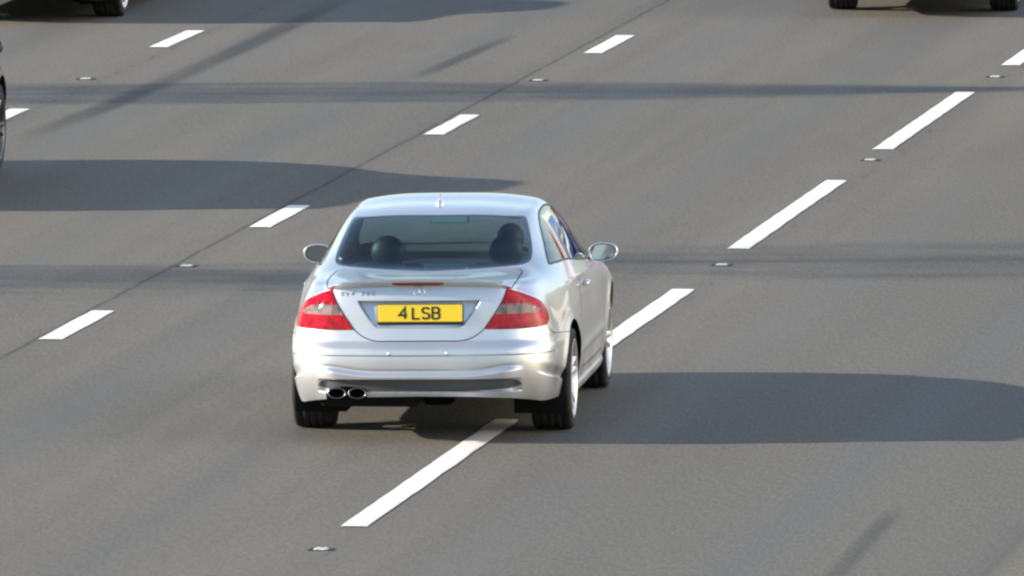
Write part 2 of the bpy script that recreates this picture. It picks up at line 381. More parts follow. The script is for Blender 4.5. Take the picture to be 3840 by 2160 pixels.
def asphalt():
    m = mat('asphalt', (.1, .1, .1), .85, spec=.3); t = NT(m)
    tc = t.n('ShaderNodeTexCoord').outputs['Object']
    sp = t.n('ShaderNodeSeparateXYZ'); t.l(tc, sp.inputs[0]); X, Y = sp.outputs[0], sp.outputs[1]
    streak = t.noise(t.vmul(tc, (2.2, .035, 1)), 1., 4.)      # long wear streaks down the lanes
    blot = t.noise(t.vmul(tc, (.55, .09, 1)), 1., 4., .6)
    patch = t.noise(t.vmul(tc, (.10, .02, 1)), 1., 2.)
    chip = t.noise(tc, 95., 3., .7); chip2 = t.noise(tc, 22., 2.)
    base = t.mix(t.mr(blot, .34, .66), (.119, .110, .0955), (.144, .133, .115))
    base = t.mix(t.math('MULTIPLY', t.mr(streak, .42, .70), .50), base, (.083, .081, .077))
    base = t.mix(t.math('MULTIPLY', t.mr(patch, .45, .60), .30), base, (.142, .132, .112))
    # tyre-polished tracks and the oilier middle of each 3.65 m lane
    lane = t.math('FRACT', t.math('DIVIDE', t.math('ADD', X, 36.5), 3.65))
    cen = t.math('ABSOLUTE', t.math('SUBTRACT', lane, .5))
    trk = t.mr(t.math('ABSOLUTE', t.math('SUBTRACT', cen, .22)), .13, .0)
    base = t.mix(t.math('MULTIPLY', trk, .22), base, (.088, .086, .082))
    # newer bluish mat right of the hazard line
    newer = t.mr(X, .9, 1.5)
    base = t.mix(t.math('MULTIPLY', newer, .55), base, (.095, .094, .090))
    base = t.mix(t.mr(X, 3.99, 4.05), base, (.142, .132, .106))
    # mottling and stone chips
    mot = t.noise(t.vmul(tc, (9., 1.0, 1)), 1., 3., .6); gr = t.noise(t.vmul(tc, (58., 8., 1)), 1., 2., .6)
    base = t.mix(t.math('MULTIPLY', t.mr(mot, .35, .68), .22), base, (.088, .088, .086))
    base = t.mix(t.math('MULTIPLY', t.mr(gr, .42, .70), .46), base, (.180, .170, .150))
    base = t.mix(t.math('MULTIPLY', t.mr(gr, .52, .28), .42), base, (.066, .064, .060))
    base = t.mix(t.mr(chip, .60, .78), base, (.20, .195, .18))
    base = t.mix(t.math('MULTIPLY', t.mr(chip, .44, .28), .75), base, (.055, .054, .052))
    base = t.mix(t.math('MULTIPLY', t.mr(chip2, .35, .65), .18), base, (.075, .074, .072))
    # dark sealed joints along the lane lines, wandering and broken
    wob = t.math('MULTIPLY', t.math('SUBTRACT', t.noise(t.vmul(tc, (0, .7, 0)), 1., 8., .8), .5), .11)
    brk = t.noise(t.vmul(tc, (0, 1.7, 0)), 1., 4., .7)
    for x0, w, f0, k in ((-3.70, .013, .34, .74), (.19, .012, .50, .5), (-7.07, .012, .47, .5), (4.03, .024, .34, .25)):
        dd = t.math('ABSOLUTE', t.math('SUBTRACT', t.math('ADD', X, wob), x0))
        j = t.math('MULTIPLY', t.mr(dd, w*2.2, w*.4), t.math('MULTIPLY', t.mr(brk, f0, f0+.12), k))
        base = t.mix(j, base, (.030, .030, .030))
        halo = t.math('MULTIPLY', t.mr(dd, .20, .02), .16)
        base = t.mix(halo, base, (.07, .07, .068))
    t.l(base, t.b.inputs['Base Color'])
    bp_ = t.n('ShaderNodeBump'); bp_.inputs['Strength'].default_value = .55; bp_.inputs['Distance'].default_value = .006
    t.l(chip, bp_.inputs['Height']); t.l(bp_.outputs[0], t.b.inputs['Normal'])
    t.l(t.mr(trk, 0., 1., .88, .74), t.b.inputs['Roughness'])
    return m
M['asphalt'] = asphalt()
def grass():
    m = mat('verge_grass', (.06, .09, .025), .95, spec=.1); t = NT(m)
    tc = t.n('ShaderNodeTexCoord').outputs['Object']
    t.l(t.mix(t.mr(t.noise(tc, .4, 6., .65), .35, .68), (.040, .062, .018), (.105, .100, .042)), t.b.inputs['Base Color'])
    return m
M['grass'] = grass()
def line_paint():
    m = mat('thermoplastic_white', (.8, .8, .78), .6); t = NT(m)
    tc = t.n('ShaderNodeTexCoord').outputs['Object']
    a = t.noise(t.vmul(tc, (6., .8, 1)), 1., 5., .7); b = t.noise(tc, 60., 3., .7)
    c = t.mix(t.mr(a, .35, .70), (.80, .79, .76), (.68, .67, .63))
    c = t.mix(t.math('MULTIPLY', t.mr(b, .58, .72), .45), c, (.40, .39, .36))
    t.l(c, t.b.inputs['Base Color'])
    return m
M['line'] = line_paint()
def tyre_mark(k=.50):
    """rubber laid on the road, thinning out at the edges"""
    m = mat('laid_rubber', (.040, .041, .044), .7); t = NT(m)
    uv = t.n('ShaderNodeTexCoord').outputs['UV']; sp = t.n('ShaderNodeSeparateXYZ'); t.l(uv, sp.inputs[0])
    e = t.mr(t.math('ABSOLUTE', t.math('SUBTRACT', sp.outputs[0], .5)), .5, .10)
    l_ = t.math('MULTIPLY', t.mr(sp.outputs[1], 0., .35), t.mr(sp.outputs[1], 1., .80))
    tc = t.n('ShaderNodeTexCoord').outputs['Object']
    nn = t.mr(t.noise(t.vmul(tc, (3., .25, 1)), 1., 4.), .25, .65, .35, 1.)
    f = t.math('MULTIPLY', t.math('MULTIPLY', e, l_), t.math('MULTIPLY', nn, k))
    t.l(f, t.b.inputs['Alpha'])
    return m
M['skid'] = tyre_mark(); M['faint_skid'] = tyre_mark(.33)

def sheet(name, pts, z, m, parent=None, origin=None):
    me = bpy.data.meshes.new(name); me.from_pydata([(x, y, z) for x, y in pts], [], [tuple(range(len(pts)))]); me.update()
    return link(name, me, m, parent, False)
g = sheet('ground', [(-2500, -1500), (2500, -1500), (2500, 4000), (-2500, 4000)], -.06, M['grass']); tag(g, kind='structure')
road = sheet('road', [(-16.5, -140), (13.5, -140), (13.5, 900), (-16.5, 900)], 0, M['asphalt'])
road.location = ORG; road.rotation_euler = (0, 0, -TH); tag(road, kind='structure')

def dash(lat, a0, a1, w=.155, label=None):
    n = max(4, int((a1-a0)/.25)); bm = bmesh.new(); rng = random.Random(int(lat*100)+int(a0*10))
    rows = []
    for i in range(n+1):
        y = a0+(a1-a0)*i/n; j0, j1 = rng.uniform(-.004, .004), rng.uniform(-.004, .004)
        rows.append([bm.verts.new((lat+j0, y, .0042)), bm.verts.new((lat+.02, y, .0062)), bm.verts.new((lat+w-.02, y, .0062)), bm.verts.new((lat+w+j1, y, .0042))])
    for A, B in zip(rows, rows[1:]):
        for k in range(3): bm.faces.new((A[k], A[k+1], B[k+1], B[k]))
    o = from_bm('lane_dash', bm, M['line'], road, False)
    return o
for lat, a0, a1 in ((.05, -.50, 5.92), (-.02, 9.1, 15.14), (-.05, 18.39, 24.38), (-.04, 27.33, 33.20), (.01, 36.18, 42.2),       # hazard line 6 m / 3 m
                    (-3.68, 10.87, 12.98), (-3.67, 19.70, 21.60), (-3.65, 28.28, 30.30), (-3.58, 37.06, 39.16), (-3.58, 46.0, 48.0),  # lane line 2 m / 7 m
                    (-7.27, 28.4, 30.42), (-7.28, 37.24, 39.22), (-7.28, 46.2, 48.2)):
    dash(lat, a0, a1)
def mark(pts, w, m='skid'):
    bm = bmesh.new(); uvl = bm.loops.layers.uv.new('UVMap'); n = 24; prev = None; P = [Vector((*p, .003)) for p in pts]
    for i in range(n+1):
        f = i/n*(len(P)-1); k = min(int(f), len(P)-2); p = P[k].lerp(P[k+1], f-k)
        cur = (bm.verts.new(p-Vector((w/2, 0, 0))), bm.verts.new(p+Vector((w/2, 0, 0))), i/n)
        if prev:
            fc = bm.faces.new((prev[0], prev[1], cur[1], cur[0]))
            for lp, uv in zip(fc.loops, ((0, prev[2]), (1, prev[2]), (1, cur[2]), (0, cur[2]))): lp[uvl].uv = uv
        prev = cur
    return from_bm('tyre_mark', bm, M[m], road, False)
mark([(-6.70, 26.5), (-6.55, 31.0), (-6.50, 36.0), (-6.53, 44.5)], .34)
mark([(-4.58, 33.8), (-4.52, 36.5), (-4.46, 39.2)], .22)
mark([(3.20, -5.5), (3.19, -2.7), (3.12, 1.3)], .19, 'faint_skid')

M['iron'] = mat('stud_casting', (.030, .030, .032), .6, .4)
M['stud_body'] = mat('pale_stud_rubber', (.50, .50, .45), .7)
M['bead'] = mat('stud_reflector', (.75, .78, .74), .1, .6)
def stud(lat, along, label):
    root = empty('road_stud', road_pt(lat, along, 0), -TH)
    tag(root, label, 'road stud', 'reflecting road studs between the lane dashes')
    bm = bmesh.new()
    for s in (-1, 1):
        rbox(bm, (s*.056, 0, .003), (.028, .12, .007), .003, 2)
    rbox(bm, (0, .058, .002), (.10, .012, .006), .002, 1); rbox(bm, (0, -.058, .002), (.10, .012, .006), .002, 1)
    from_bm('casting', bm, M['iron'], root, False)
    bm = bmesh.new(); prev = None
    for y, h in ((-.050, .005), (-.042, .009), (-.026, .013), (.026, .013), (.042, .009), (.050, .005)):
        cur = [bm.verts.new((x, y, z)) for x, z in ((-.040, .002), (-.040, h*.6), (-.026, h*.8), (.026, h*.8), (.040, h*.6), (.040, .002))]
        if prev:
            for k in range(5): bm.faces.new((prev[k], prev[k+1], cur[k+1], cur[k]))
        else: bm.faces.new(cur)
        prev = cur
    bm.faces.new(prev)
    from_bm('rubber_insert', bm, M['stud_body'], root, False)
    for s in (-1, 1):
        for e in (-1, 1):
            bm = bmesh.new(); bmesh.ops.create_uvsphere(bm, u_segments=8, v_segments=6, radius=.005)
            bmesh.ops.translate(bm, vec=(s*.02, e*.044, .008), verts=bm.verts)
            from_bm('glass_bead', bm, M['bead'], root)
for lat, al, lb in ((.13, -1.75, 'pale road stud nearest the bottom edge, below the long dash under the coupe'),
                    (.08, 17.09, 'pale road stud on the hazard line just right of the coupe wing mirror'),
                    (.06, 26.32, 'pale road stud between second and third hazard dashes right of the coupe'),
                    (.10, 34.90, 'farthest pale road stud on the hazard line at the right edge'),
                    (-3.60, 16.49, 'pale road stud left of the coupe on the short-dash lane line'),
                    (-3.54, 34.00, 'pale road stud at top centre on the short-dash lane line'),
                    (-7.21, 33.66, 'pale road stud at upper left beside the dark tyre mark')):
    stud(lat, al, lb)
# ---------------------------------------------------------------- car: cutting the shells into panels
def crom(pts, step):
    """Catmull-Rom through pts, resampled about every step"""
    P = np.array(pts, float)
    if len(P) == 2: 
        n = max(1, int(np.linalg.norm(P[1]-P[0])/step)); return P[0]+(P[1]-P[0])*np.linspace(0, 1, n+1)[:, None]
    k = np.concatenate([[0], np.cumsum(np.linalg.norm(np.diff(P, axis=0), axis=1)**.5)])
    E = np.vstack([2*P[0]-P[1], P, 2*P[-1]-P[-2]]); out = []
    for i in range(len(P)-1):
        n = max(1, int(round(np.linalg.norm(P[i+1]-P[i])/step)))
        for u in np.arange(n)/n:
            p0, p1, p2, p3 = E[i:i+4]
            out.append(.5*((2*p1)+(-p0+p2)*u+(2*p0-5*p1+4*p2-p3)*u*u+(-p0+3*p1-3*p2+p3)*u**3))
    out.append(P[-1]); return np.array(out)
def inside(poly, q):
    x, y = q[:, 0], q[:, 1]; r = np.zeros(len(q), bool); P = np.asarray(poly); j = len(P)-1
    for i in range(len(P)):
        xi, yi = P[i]; xj, yj = P[j]
        c = ((yi > y) != (yj > y)); 
        with np.errstate(divide='ignore', invalid='ignore'):
            c &= x < (xj-xi)*(y-yi)/(yj-yi)+xi
        r ^= c; j = i
    return r
def cdt(bound, grid, gsp, lines):
    """constrained Delaunay of a boundary loop, free grid points (with spacing) and polylines"""
    C = np.vstack([bound]+lines)
    keep = inside(bound, grid)
    cell = {}
    for p in C: cell.setdefault((int(p[0]//.03), int(p[1]//.03)), []).append(p)
    ok = []
    for p, s, k in zip(grid, gsp, keep):
        if not k: ok.append(False); continue
        i, j = int(p[0]//.03), int(p[1]//.03); good = True
        for a in (-1, 0, 1):
            for b in (-1, 0, 1):
                for q in cell.get((i+a, j+b), ()):
                    if (p[0]-q[0])**2+(p[1]-q[1])**2 < (.5*s)**2: good = False; break
                if not good: break
            if not good: break
        ok.append(good)
    G = grid[np.array(ok)]
    V = [Vector(p) for p in np.vstack([C, G])]; E = []; o = len(bound)
    E += [(i, (i+1) % o) for i in range(o)]
    for l in lines:
        E += [(o+i, o+i+1) for i in range(len(l)-1)]; o += len(l)
    v, e, f = delaunay_2d_cdt(V, E, [], 0, 1e-6, False)[:3]
    v = np.array([tuple(k) for k in v]); f = np.array([k for k in f if len(k) == 3])
    cen = v[f].mean(1); f = f[inside(bound, cen)]
    return v, f, v[f].mean(1)
def normals(S, p, q, e=.002):
    d1 = S(p+e, q)-S(p-e, q); d2 = S(p, q+e)-S(p, q-e); n = np.cross(d1, d2)
    return n/(np.linalg.norm(n, axis=1)[:, None]+1e-12)
def SA(t, z): return shellA(np.clip(t, 0, TMAX), z)
def SBf(a, b): return shellB(np.clip(a, 0, AMAX), np.clip(b, 0, BMAX))
def nA(t, z):
    n = normals(SA, t, z); s = np.sign(n[:, 0]*SA(t, z)[:, 0]+n[:, 1]*(SA(t, z)[:, 1]-2.2)*.2); s[s == 0] = 1; return n*s[:, None]
def nB(a, b):
    n = normals(SBf, a, b); s = np.sign(n[:, 2]+n[:, 0]*.3); s[s == 0] = 1; return n*s[:, None]

# outlines, lower shell (t, z)
LAMP_IN = [(.402, .705), (.572, .946)]
LAMP_OUT = [(.572, .946), (.66, .923), (.74, .897), (.832, .868), (.895, .832), (.918, .780), (.893, .738), (.82, .713), (.72, .704), (.56, .703), (.402, .705)]
lamp = np.vstack([crom(LAMP_IN, .008), crom(LAMP_OUT, .008)[1:-1]])
BAND = [(.505, .852), (.60, .854), (.69, .849), (.755, .836), (.808, .810), (.795, .796), (.73, .792), (.60, .793), (.464, .793)]
band_line = crom(BAND, .008); band = band_line
LIDA = [(0, .634), (.15, .634), (.255, .634), (.325, .652), (.370, .678), (.402, .705)]
lid_line = crom(LIDA, .008)
BUMP = [(.84, .718), (.862, .690), (.916, .660), (1.04, .640), (1.18, .627), (1.42, .612)]
bump_line = crom(BUMP, .012)
INSERT = [(0, .325), (.30, .327), (.54, .338), (.622, .362), (.568, .396), (.30, .400), (0, .401)]
insert_line = np.vstack([crom(INSERT[:4], .01), crom(INSERT[3:], .01)[1:]])
def arch(yc, r, zc=.315):
    th = np.linspace(R(-28), R(208), 90); yy = yc+r*np.cos(th); zz = zc+r*np.sin(th)
    ts = np.linspace(1.0, 5.0, 260); out = []
    for y, z in zip(yy, zz):
        ys = shellA(ts, np.full(len(ts), z))[:, 1]; out.append((np.interp(y, ys, ts), z))
    return np.array(out)
arches = [arch(1.085, .358), arch(3.80, .355)]
DOOR = [(2.32, .880), (2.20, .78), (2.16, .62), (2.19, .46), (2.30, .315), (2.9, .300), (3.72, .300), (3.78, .42), (3.80, .60), (3.77, .70), (3.74, .792)]
door_line = np.vstack([crom(DOOR[:5], .03), crom(DOOR[4:7], .05)[1:], crom(DOOR[6:], .03)[1:]])
PIPES = [(.318, .20), (.318, .318), (.345, .348), (.44, .357), (.535, .350), (.568, .316), (.568, .20)]
pipe_cut = crom(PIPES, .008)
def zbot(t): return np.interp(t, [0, .30, .55, .68, .80, 1.0, 1.25, 1.4, 1.9, 3.9, 4.5, 5.8], [.298, .294, .280, .262, .246, .236, .225, .21, .19, .19, .20, .20])
# outlines, upper shell (a, b)
RW = [(.612, .95), (.640, .70), (.660, .57), (.692, .44), (.745, .360), (.83, .320), (.97, .306), (1.15, .304), (1.30, .312), (1.40, .326), (1.437, .352), (1.436, .40), (1.41, .54), (1.395, .74), (1.392, .95)]
RWI = [(.632, .95), (.660, .72), (.684, .59), (.718, .465), (.768, .395), (.85, .358), (.98, .343), (1.15, .340), (1.29, .348), (1.37, .362), (1.402, .388), (1.400, .43), (1.378, .55), (1.364, .75), (1.360, .95)]
rw = crom(RW, .012); rwi = crom(RWI, .012)
WS = [(2.63, .95), (2.635, .60), (2.66, .43), (2.74, .360), (3.0, .345), (3.26, .338), (3.36, .37), (3.42, .60), (3.43, .95)]
ws = crom(WS, .02)
DLO = [(.91, .148), (1.0, .172), (1.146, .194), (1.44, .224), (1.79, .250), (2.1, .252), (2.4, .237), (2.65, .217), (2.85, .190), (3.02, .150), (3.10, .110), (3.06, .085), (2.35, .084), (1.85, .092), (1.22, .110), (1.0, .132), (.91, .148)]
dlo = crom(DLO, .012)
LIDB = [(0, .216), (.10, .232), (.25, .256), (.45, .290), (.575, .335), (.612, .40), (.606, .50), (.588, .68), (.572, .95)]
lidb_line = crom(LIDB, .012)

def half_shells():
    al = np.concatenate([np.arange(0, .70, .02), np.arange(.70, 1.7, .03), np.arange(1.7, AMAX+.001, .04)]); al[-1] = AMAX
    ta = nspl(BAK, al) @ _btk
    bl = np.concatenate([np.arange(0, .28, .015), np.arange(.28, BMAX+.001, .025)]); bl[-1] = BMAX
    tb = np.interp(shellB(np.zeros(len(bl)), bl)[:, 0], _x0, _t0)
    # lower
    tt = np.concatenate([[0], np.sort(tb[bl < .26]), ta[1:]]); tt = np.concatenate([np.arange(0, tt[1], .015), tt[1:], np.arange(ta[-1]+.04, TMAX, .05), [TMAX]])
    bb_ = np.concatenate([np.arange(0, 1.45, .012), np.arange(1.45, TMAX, .04), [TMAX]])
    zl = np.concatenate([np.arange(.305, .545, .004), np.arange(.545, .64, .003), np.arange(.64, .967, .005)])
    bound = np.vstack([np.c_[bb_, zbot(bb_)], np.c_[np.full(18, TMAX), np.linspace(.22, .575, 18)], np.c_[tt, ztop(tt)][::-1], np.c_[np.zeros(len(zl)), zl[::-1]]])
    zs = np.unique(np.round(np.concatenate([np.arange(.20, .98, .012), np.arange(.395, .48, .004), np.arange(.54, .645, .004), [.323, .3275, .399, .403, .546, .5485, .551], np.arange(.715, .885, .006), [.8725, .875, .877], np.arange(.955, .978, .004)]), 4))
    tsr = np.arange(0.006, 1.45, .012); tss = np.arange(1.46, TMAX-.01, .04)
    T1, Z1 = np.meshgrid(tsr, zs); zz2 = np.arange(.21, .97, .016); T2, Z2 = np.meshgrid(tss, zz2)
    grid = np.vstack([np.c_[T1.ravel(), Z1.ravel()], np.c_[T2.ravel(), Z2.ravel()]])
    gsp = np.concatenate([np.full(T1.size, .007), np.full(T2.size, .016)])
    # recess rim lines
    zr = np.linspace(.722, .8765, 22); hw = .262+.118*((zr-.715)/.162)**.8
    rims = [np.c_[hw-.0004, zr], np.c_[hw-.0066, zr], np.c_[hw-.0132, zr]]
    lines = [crom(LAMP_IN, .008), crom(LAMP_OUT, .008), band_line[1:-1], lid_line[:-1], bump_line[1:], insert_line, door_line[1:-1], pipe_cut]+arches+rims
    out = {}
    for side in (1, -1):
        L = lines if side < 0 else [l for l in lines if l is not pipe_cut]
        v, f, c = cdt(bound, grid, gsp, L)
        lab = np.full(len(f), 'shell', dtype=object)
        lidpoly = np.vstack([lid_line, crom(LAMP_IN, .008)[1:], [(.572, 1.1), (-.1, 1.1), (-.1, .634)]])
        bpoly = np.vstack([bump_line[::-1], [(.84, .706)], crom(LAMP_OUT, .008)[::-1][:40], lid_line[::-1], [(-.1, .634), (-.1, .1), (1.42, .1)]])
        dpoly = np.vstack([door_line, [(3.74, 1.1), (2.32, 1.1)]])
        bp2 = np.array([(-.1, .634)]+[tuple(k) for k in lid_line]+[(.56, .7035), (.72, .7045), (.80, .709), (.84, .718)]+[tuple(k) for k in bump_line[1:]]+[(1.6, .612), (1.6, .1), (-.1, .1)])
        lab[inside(bp2, c)] = 'bumper'
        lab[inside(lidpoly, c)] = 'lid'; lab[inside(dpoly, c)] = 'door'
        il = inside(lamp, c); ib = inside(band, c)
        lab[il] = np.where(c[il][:, 1] > .825, 'lamp_up', 'lamp_low'); lab[il & ib] = 'lamp_band'
        lab[inside(insert_line, c)] = 'insert'
        for a in arches: lab[inside(np.vstack([a, [(a[-1][0], -.2), (a[0][0], -.2)]]), c)] = 'hole'
        if side < 0: lab[inside(pipe_cut, c)] = 'hole'
        out['A', side] = (v, f, lab, c)
    # upper
    fr = np.linspace(BMAX, 0, 40)[1:-1]
    bound = np.vstack([np.c_[al, np.zeros(len(al))], np.c_[np.full(38, AMAX), fr[::-1]], np.c_[al[::-1], np.full(len(al), BMAX)], np.c_[np.zeros(len(bl)-2), bl[1:-1][::-1]]])
    ag = np.concatenate([np.arange(.01, .7, .02), np.arange(.70, 1.7, .03), np.arange(1.7, AMAX-.02, .045)]); bg_ = np.concatenate([np.arange(.012, .34, .014), np.arange(.34, BMAX-.01, .03)])
    A2, B2 = np.meshgrid(ag, bg_); grid = np.c_[A2.ravel(), B2.ravel()]; gsp = np.full(len(grid), .015)
    da = np.interp([2.32, 3.74], ta, al)
    dl = [np.array([(da[0], .002), (da[0]+.02, .05), (da[0]+.03, .086)]), np.array([(da[1], .002), (da[1]-.02, .05), (da[1]-.05, .082)])]
    v, f, c = cdt(bound, grid, gsp, [rw[1:-1], rwi[1:-1], ws[1:-1], dlo[:-1], lidb_line[1:-1]]+dl)
    lab = np.full(len(f), 'shell', dtype=object)
    lab[inside(np.vstack([lidb_line, [(.572, 1.2), (-.2, 1.2), (-.2, .216)]]), c)] = 'lid'
    rwp = np.vstack([rw, [(1.392, 1.2), (.612, 1.2)]]); rip = np.vstack([rwi, [(1.36, 1.2), (.632, 1.2)]])
    lab[inside(rwp, c)] = 'frit'; lab[inside(rip, c)] = 'rear_glass'
    lab[inside(np.vstack([ws, [(3.43, 1.2), (2.63, 1.2)]]), c)] = 'windscreen'
    lab[inside(np.vstack([dl[0], dl[1][::-1]])*1., c) & (lab == 'shell')] = 'door'
    lab[inside(dlo[:-1], c)] = 'side_glass'
    out['B', 1] = out['B', -1] = (v, f, lab, c)
    return out

SH = half_shells()
def panel(label, sides=(1, -1), off=0., surfs='AB', extra=None):
    """vertices, triangles and surface normals of one labelled region"""
    VV, FF, NN, o = [], [], [], 0
    for sf in surfs:
        for s in sides:
            v, f, lab, c = SH[sf, s]; k = (lab == label)
            ff = f[k]
            if not len(ff): continue
            ids, inv = np.unique(ff, return_inverse=True); ff = inv.reshape(-1, 3); p = v[ids]
            P = SA(p[:, 0], p[:, 1]) if sf == 'A' else SBf(p[:, 0], p[:, 1])
            N = (nA if sf == 'A' else nB)(p[:, 0], p[:, 1])
            if off: P = P+off*N
            fn = np.cross(P[ff[:, 1]]-P[ff[:, 0]], P[ff[:, 2]]-P[ff[:, 0]])
            fl = (fn*N[ff].sum(1)).sum(1) < 0; ff[fl] = ff[fl][:, ::-1]
            if s < 0: P = P*np.array([-1, 1, 1]); N = N*np.array([-1, 1, 1]); ff = ff[:, ::-1]
            VV.append(P); FF.append(ff+o); NN.append(N); o += len(P)
    return np.vstack(VV), np.vstack(FF), np.vstack(NN)
def panel_obj(name, label, m, parent, sides=(1, -1), off=0., surfs='AB'):
    V, F, N = panel(label, sides, off, surfs)
    key = np.round(V/.0008).astype(np.int64); _, first, inv = np.unique(key, axis=0, return_index=True, return_inverse=True); inv = inv.ravel()
    N2 = np.zeros((len(first), 3)); np.add.at(N2, inv, N); N2 /= np.linalg.norm(N2, axis=1)[:, None]+1e-12
    F = inv[F]; F = F[(F[:, 0] != F[:, 1]) & (F[:, 1] != F[:, 2]) & (F[:, 0] != F[:, 2])]
    _, u = np.unique(np.sort(F, 1), axis=0, return_index=True); F = F[u]
    o = from_np(name, V[first], F, m, parent)
    o.data.normals_split_custom_set_from_vertices([tuple(map(float, n)) for n in N2])
    return o
def ribbon(name, sf, pts, w, m, parent, sides=(1,), off=.0012, join=True):
    """narrow strip that follows a line on a shell"""
    pts = np.array(pts, float); S, N = (SA, nA) if sf == 'A' else (SBf, nB)
    P = S(pts[:, 0], pts[:, 1]); n = N(pts[:, 0], pts[:, 1])
    T = np.gradient(P, axis=0); T /= np.linalg.norm(T, axis=1)[:, None]+1e-9; W = np.cross(T, n)
    VV, FF, o = [], [], 0
    for s in sides:
        k = len(P); V = np.vstack([P+W*w/2+n*off, P-W*w/2+n*off])*np.array([s, 1, 1])
        F = np.array([(i, i+1, k+i+1, k+i) for i in range(k-1)])
        VV.append(V); FF.append(F+o); o += len(V)
    return from_np(name, np.vstack(VV), np.vstack(FF), m, parent)
# ---------------------------------------------------------------- car: the thing with its parts
BODY = Matrix.Translation((0, 0, .3)) @ Matrix.Rotation(R(-.75), 4, 'Y') @ Matrix.Translation((0, 0, -.3))   # leans a little to the left
def on_body(o): o.matrix_basis = BODY @ o.matrix_basis; return o

# strokes for lettering: unit cell 0..w x 0..1
GL = {'4': (.62, [[(.46, 0), (.46, 1), (0, .32), (.62, .32)]]), 'L': (.55, [[(0, 1), (0, 0), (.55, 0)]]),
      'S': (.58, [[(.56, .84), (.44, .98), (.14, .98), (.02, .84), (.02, .66), (.14, .54), (.44, .47), (.56, .35), (.56, .14), (.44, .02), (.14, .02), (.02, .16)]]),
      'B': (.58, [[(.02, 0), (.02, 1), (.40, 1), (.54, .88), (.54, .64), (.40, .53), (.02, .53)], [(.40, .53), (.56, .42), (.56, .13), (.42, 0), (.02, 0)]]),
      'C': (.6, [[(.58, .80), (.44, .98), (.16, .98), (.02, .82), (.02, .18), (.16, .02), (.44, .02), (.58, .2)]]),
      'K': (.6, [[(.02, 0), (.02, 1)], [(.58, 1), (.02, .45)], [(.2, .6), (.6, 0)]]),
      '2': (.56, [[(.02, .80), (.14, .98), (.42, .98), (.54, .84), (.54, .64), (.02, .02), (.56, .02)]]),
      '0': (.56, [[(.14, .02), (.02, .16), (.02, .84), (.14, .98), (.42, .98), (.54, .84), (.54, .16), (.42, .02), (.14, .02)]])}
def glyph(ch, h, w, depth):
    """one character from strokes, in local x/z, facing -y"""
    bm = bmesh.new(); wd, strokes = GL[ch]
    for st in strokes:
        P = [Vector((x*h, 0, z*h)) for x, z in st]; L, Rr = [], []; closed = (P[0]-P[-1]).length < 1e-6; n = len(P)
        for i, p in enumerate(P):
            if closed: d0 = (P[i]-P[i-1 if i else n-2]).normalized(); d1 = (P[i+1 if i < n-1 else 1]-P[i]).normalized()
            else:
                d1 = (P[min(i+1, n-1)]-P[i]) if i < n-1 else (P[i]-P[i-1]); d0 = (P[i]-P[i-1]) if i else d1; d0 = d0.normalized(); d1 = d1.normalized()
            m_ = (d0+d1).normalized(); nn = Vector((-m_.z, 0, m_.x)); k = w/2/max(.45, Vector((-d1.z, 0, d1.x)).dot(nn))
            e = Vector((0, 0, 0))
            if not closed and i in (0, n-1): e = m_*(w/2)*(1 if i else -1)*.0
            L.append(p+nn*k+e); Rr.append(p-nn*k+e)
        f0 = [bm.verts.new(q+Vector((0, -depth, 0))) for q in L]; f1 = [bm.verts.new(q+Vector((0, -depth, 0))) for q in Rr]
        g0 = [bm.verts.new(q) for q in L]; g1 = [bm.verts.new(q) for q in Rr]
        for i in range(n-1):
            bm.faces.new((f0[i], f1[i], f1[i+1], f0[i+1])); bm.faces.new((f0[i+1], g0[i+1], g0[i], f0[i])); bm.faces.new((f1[i], g1[i], g1[i+1], f1[i+1]))
    return bm, wd*h

def tyre_mesh(r, rim_r, w):
    bm = bmesh.new(); h = w/2
    prof = [(rim_r-.006, -h*.80), (rim_r+.012, -h*.93), (rim_r+.035, -h*.99), (r-.035, -h*1.0), (r-.014, -h*.97), (r-.004, -h*.86)]
    for gx in (-.55, -.18, .18, .55):
        g = gx*h; prof += [(r-.0005, g-.008), (r-.007, g-.006), (r-.007, g+.006), (r-.0005, g+.008)]
    prof += [(a, -b) for a, b in prof[:6]][::-1]
    lathe(bm, prof, 72, 'x'); bmesh.ops.recalc_face_normals(bm, faces=bm.faces)
    me = bpy.data.meshes.new('tyre'); bm.to_mesh(me); bm.free(); me.materials.append(M['rubber']); me.shade_smooth(); return me
def rim_mesh(rim_r, w):
    """outer face at +x: barrel, lip, ten paired spokes, hub"""
    bm = bmesh.new(); h = w/2
    lathe(bm, [(rim_r-.004, -h*.82), (rim_r-.018, -h*.80), (rim_r-.03, -h*.5), (rim_r-.032, h*.45), (rim_r-.020, h*.92), (rim_r-.004, h*1.03), (rim_r+.010, h*1.0)], 72, 'x')
    lathe(bm, [(.004, h*.80), (.030, h*.82), (.040, h*.78), (.075, h*.70), (.080, h*.20)], 36, 'x')
    for k in range(5):
        for e in (-.16, .16):
            a = 2*math.pi*k/5+e; c, s = math.cos(a), math.sin(a); t = Vector((0, -s, c)); d = Vector((0, c, s)); rows = []
            for rr, hh, ww in ((.055, h*.72, .020), (.11, h*.80, .017), (.17, h*.88, .017), (rim_r-.018, h*.95, .022)):
                ctr = d*rr; rows.append([bm.verts.new(ctr+t*q*ww+Vector((hh-dd, 0, 0))) for q, dd in ((-1, .022), (-.7, 0), (.7, 0), (1, .022))])
            for A, B in zip(rows, rows[1:]):
                for i in range(3): bm.faces.new((A[i], A[i+1], B[i+1], B[i]))
    bmesh.ops.recalc_face_normals(bm, faces=bm.faces)
    me = bpy.data.meshes.new('wheel'); bm.to_mesh(me); bm.free(); me.shade_smooth(); return me
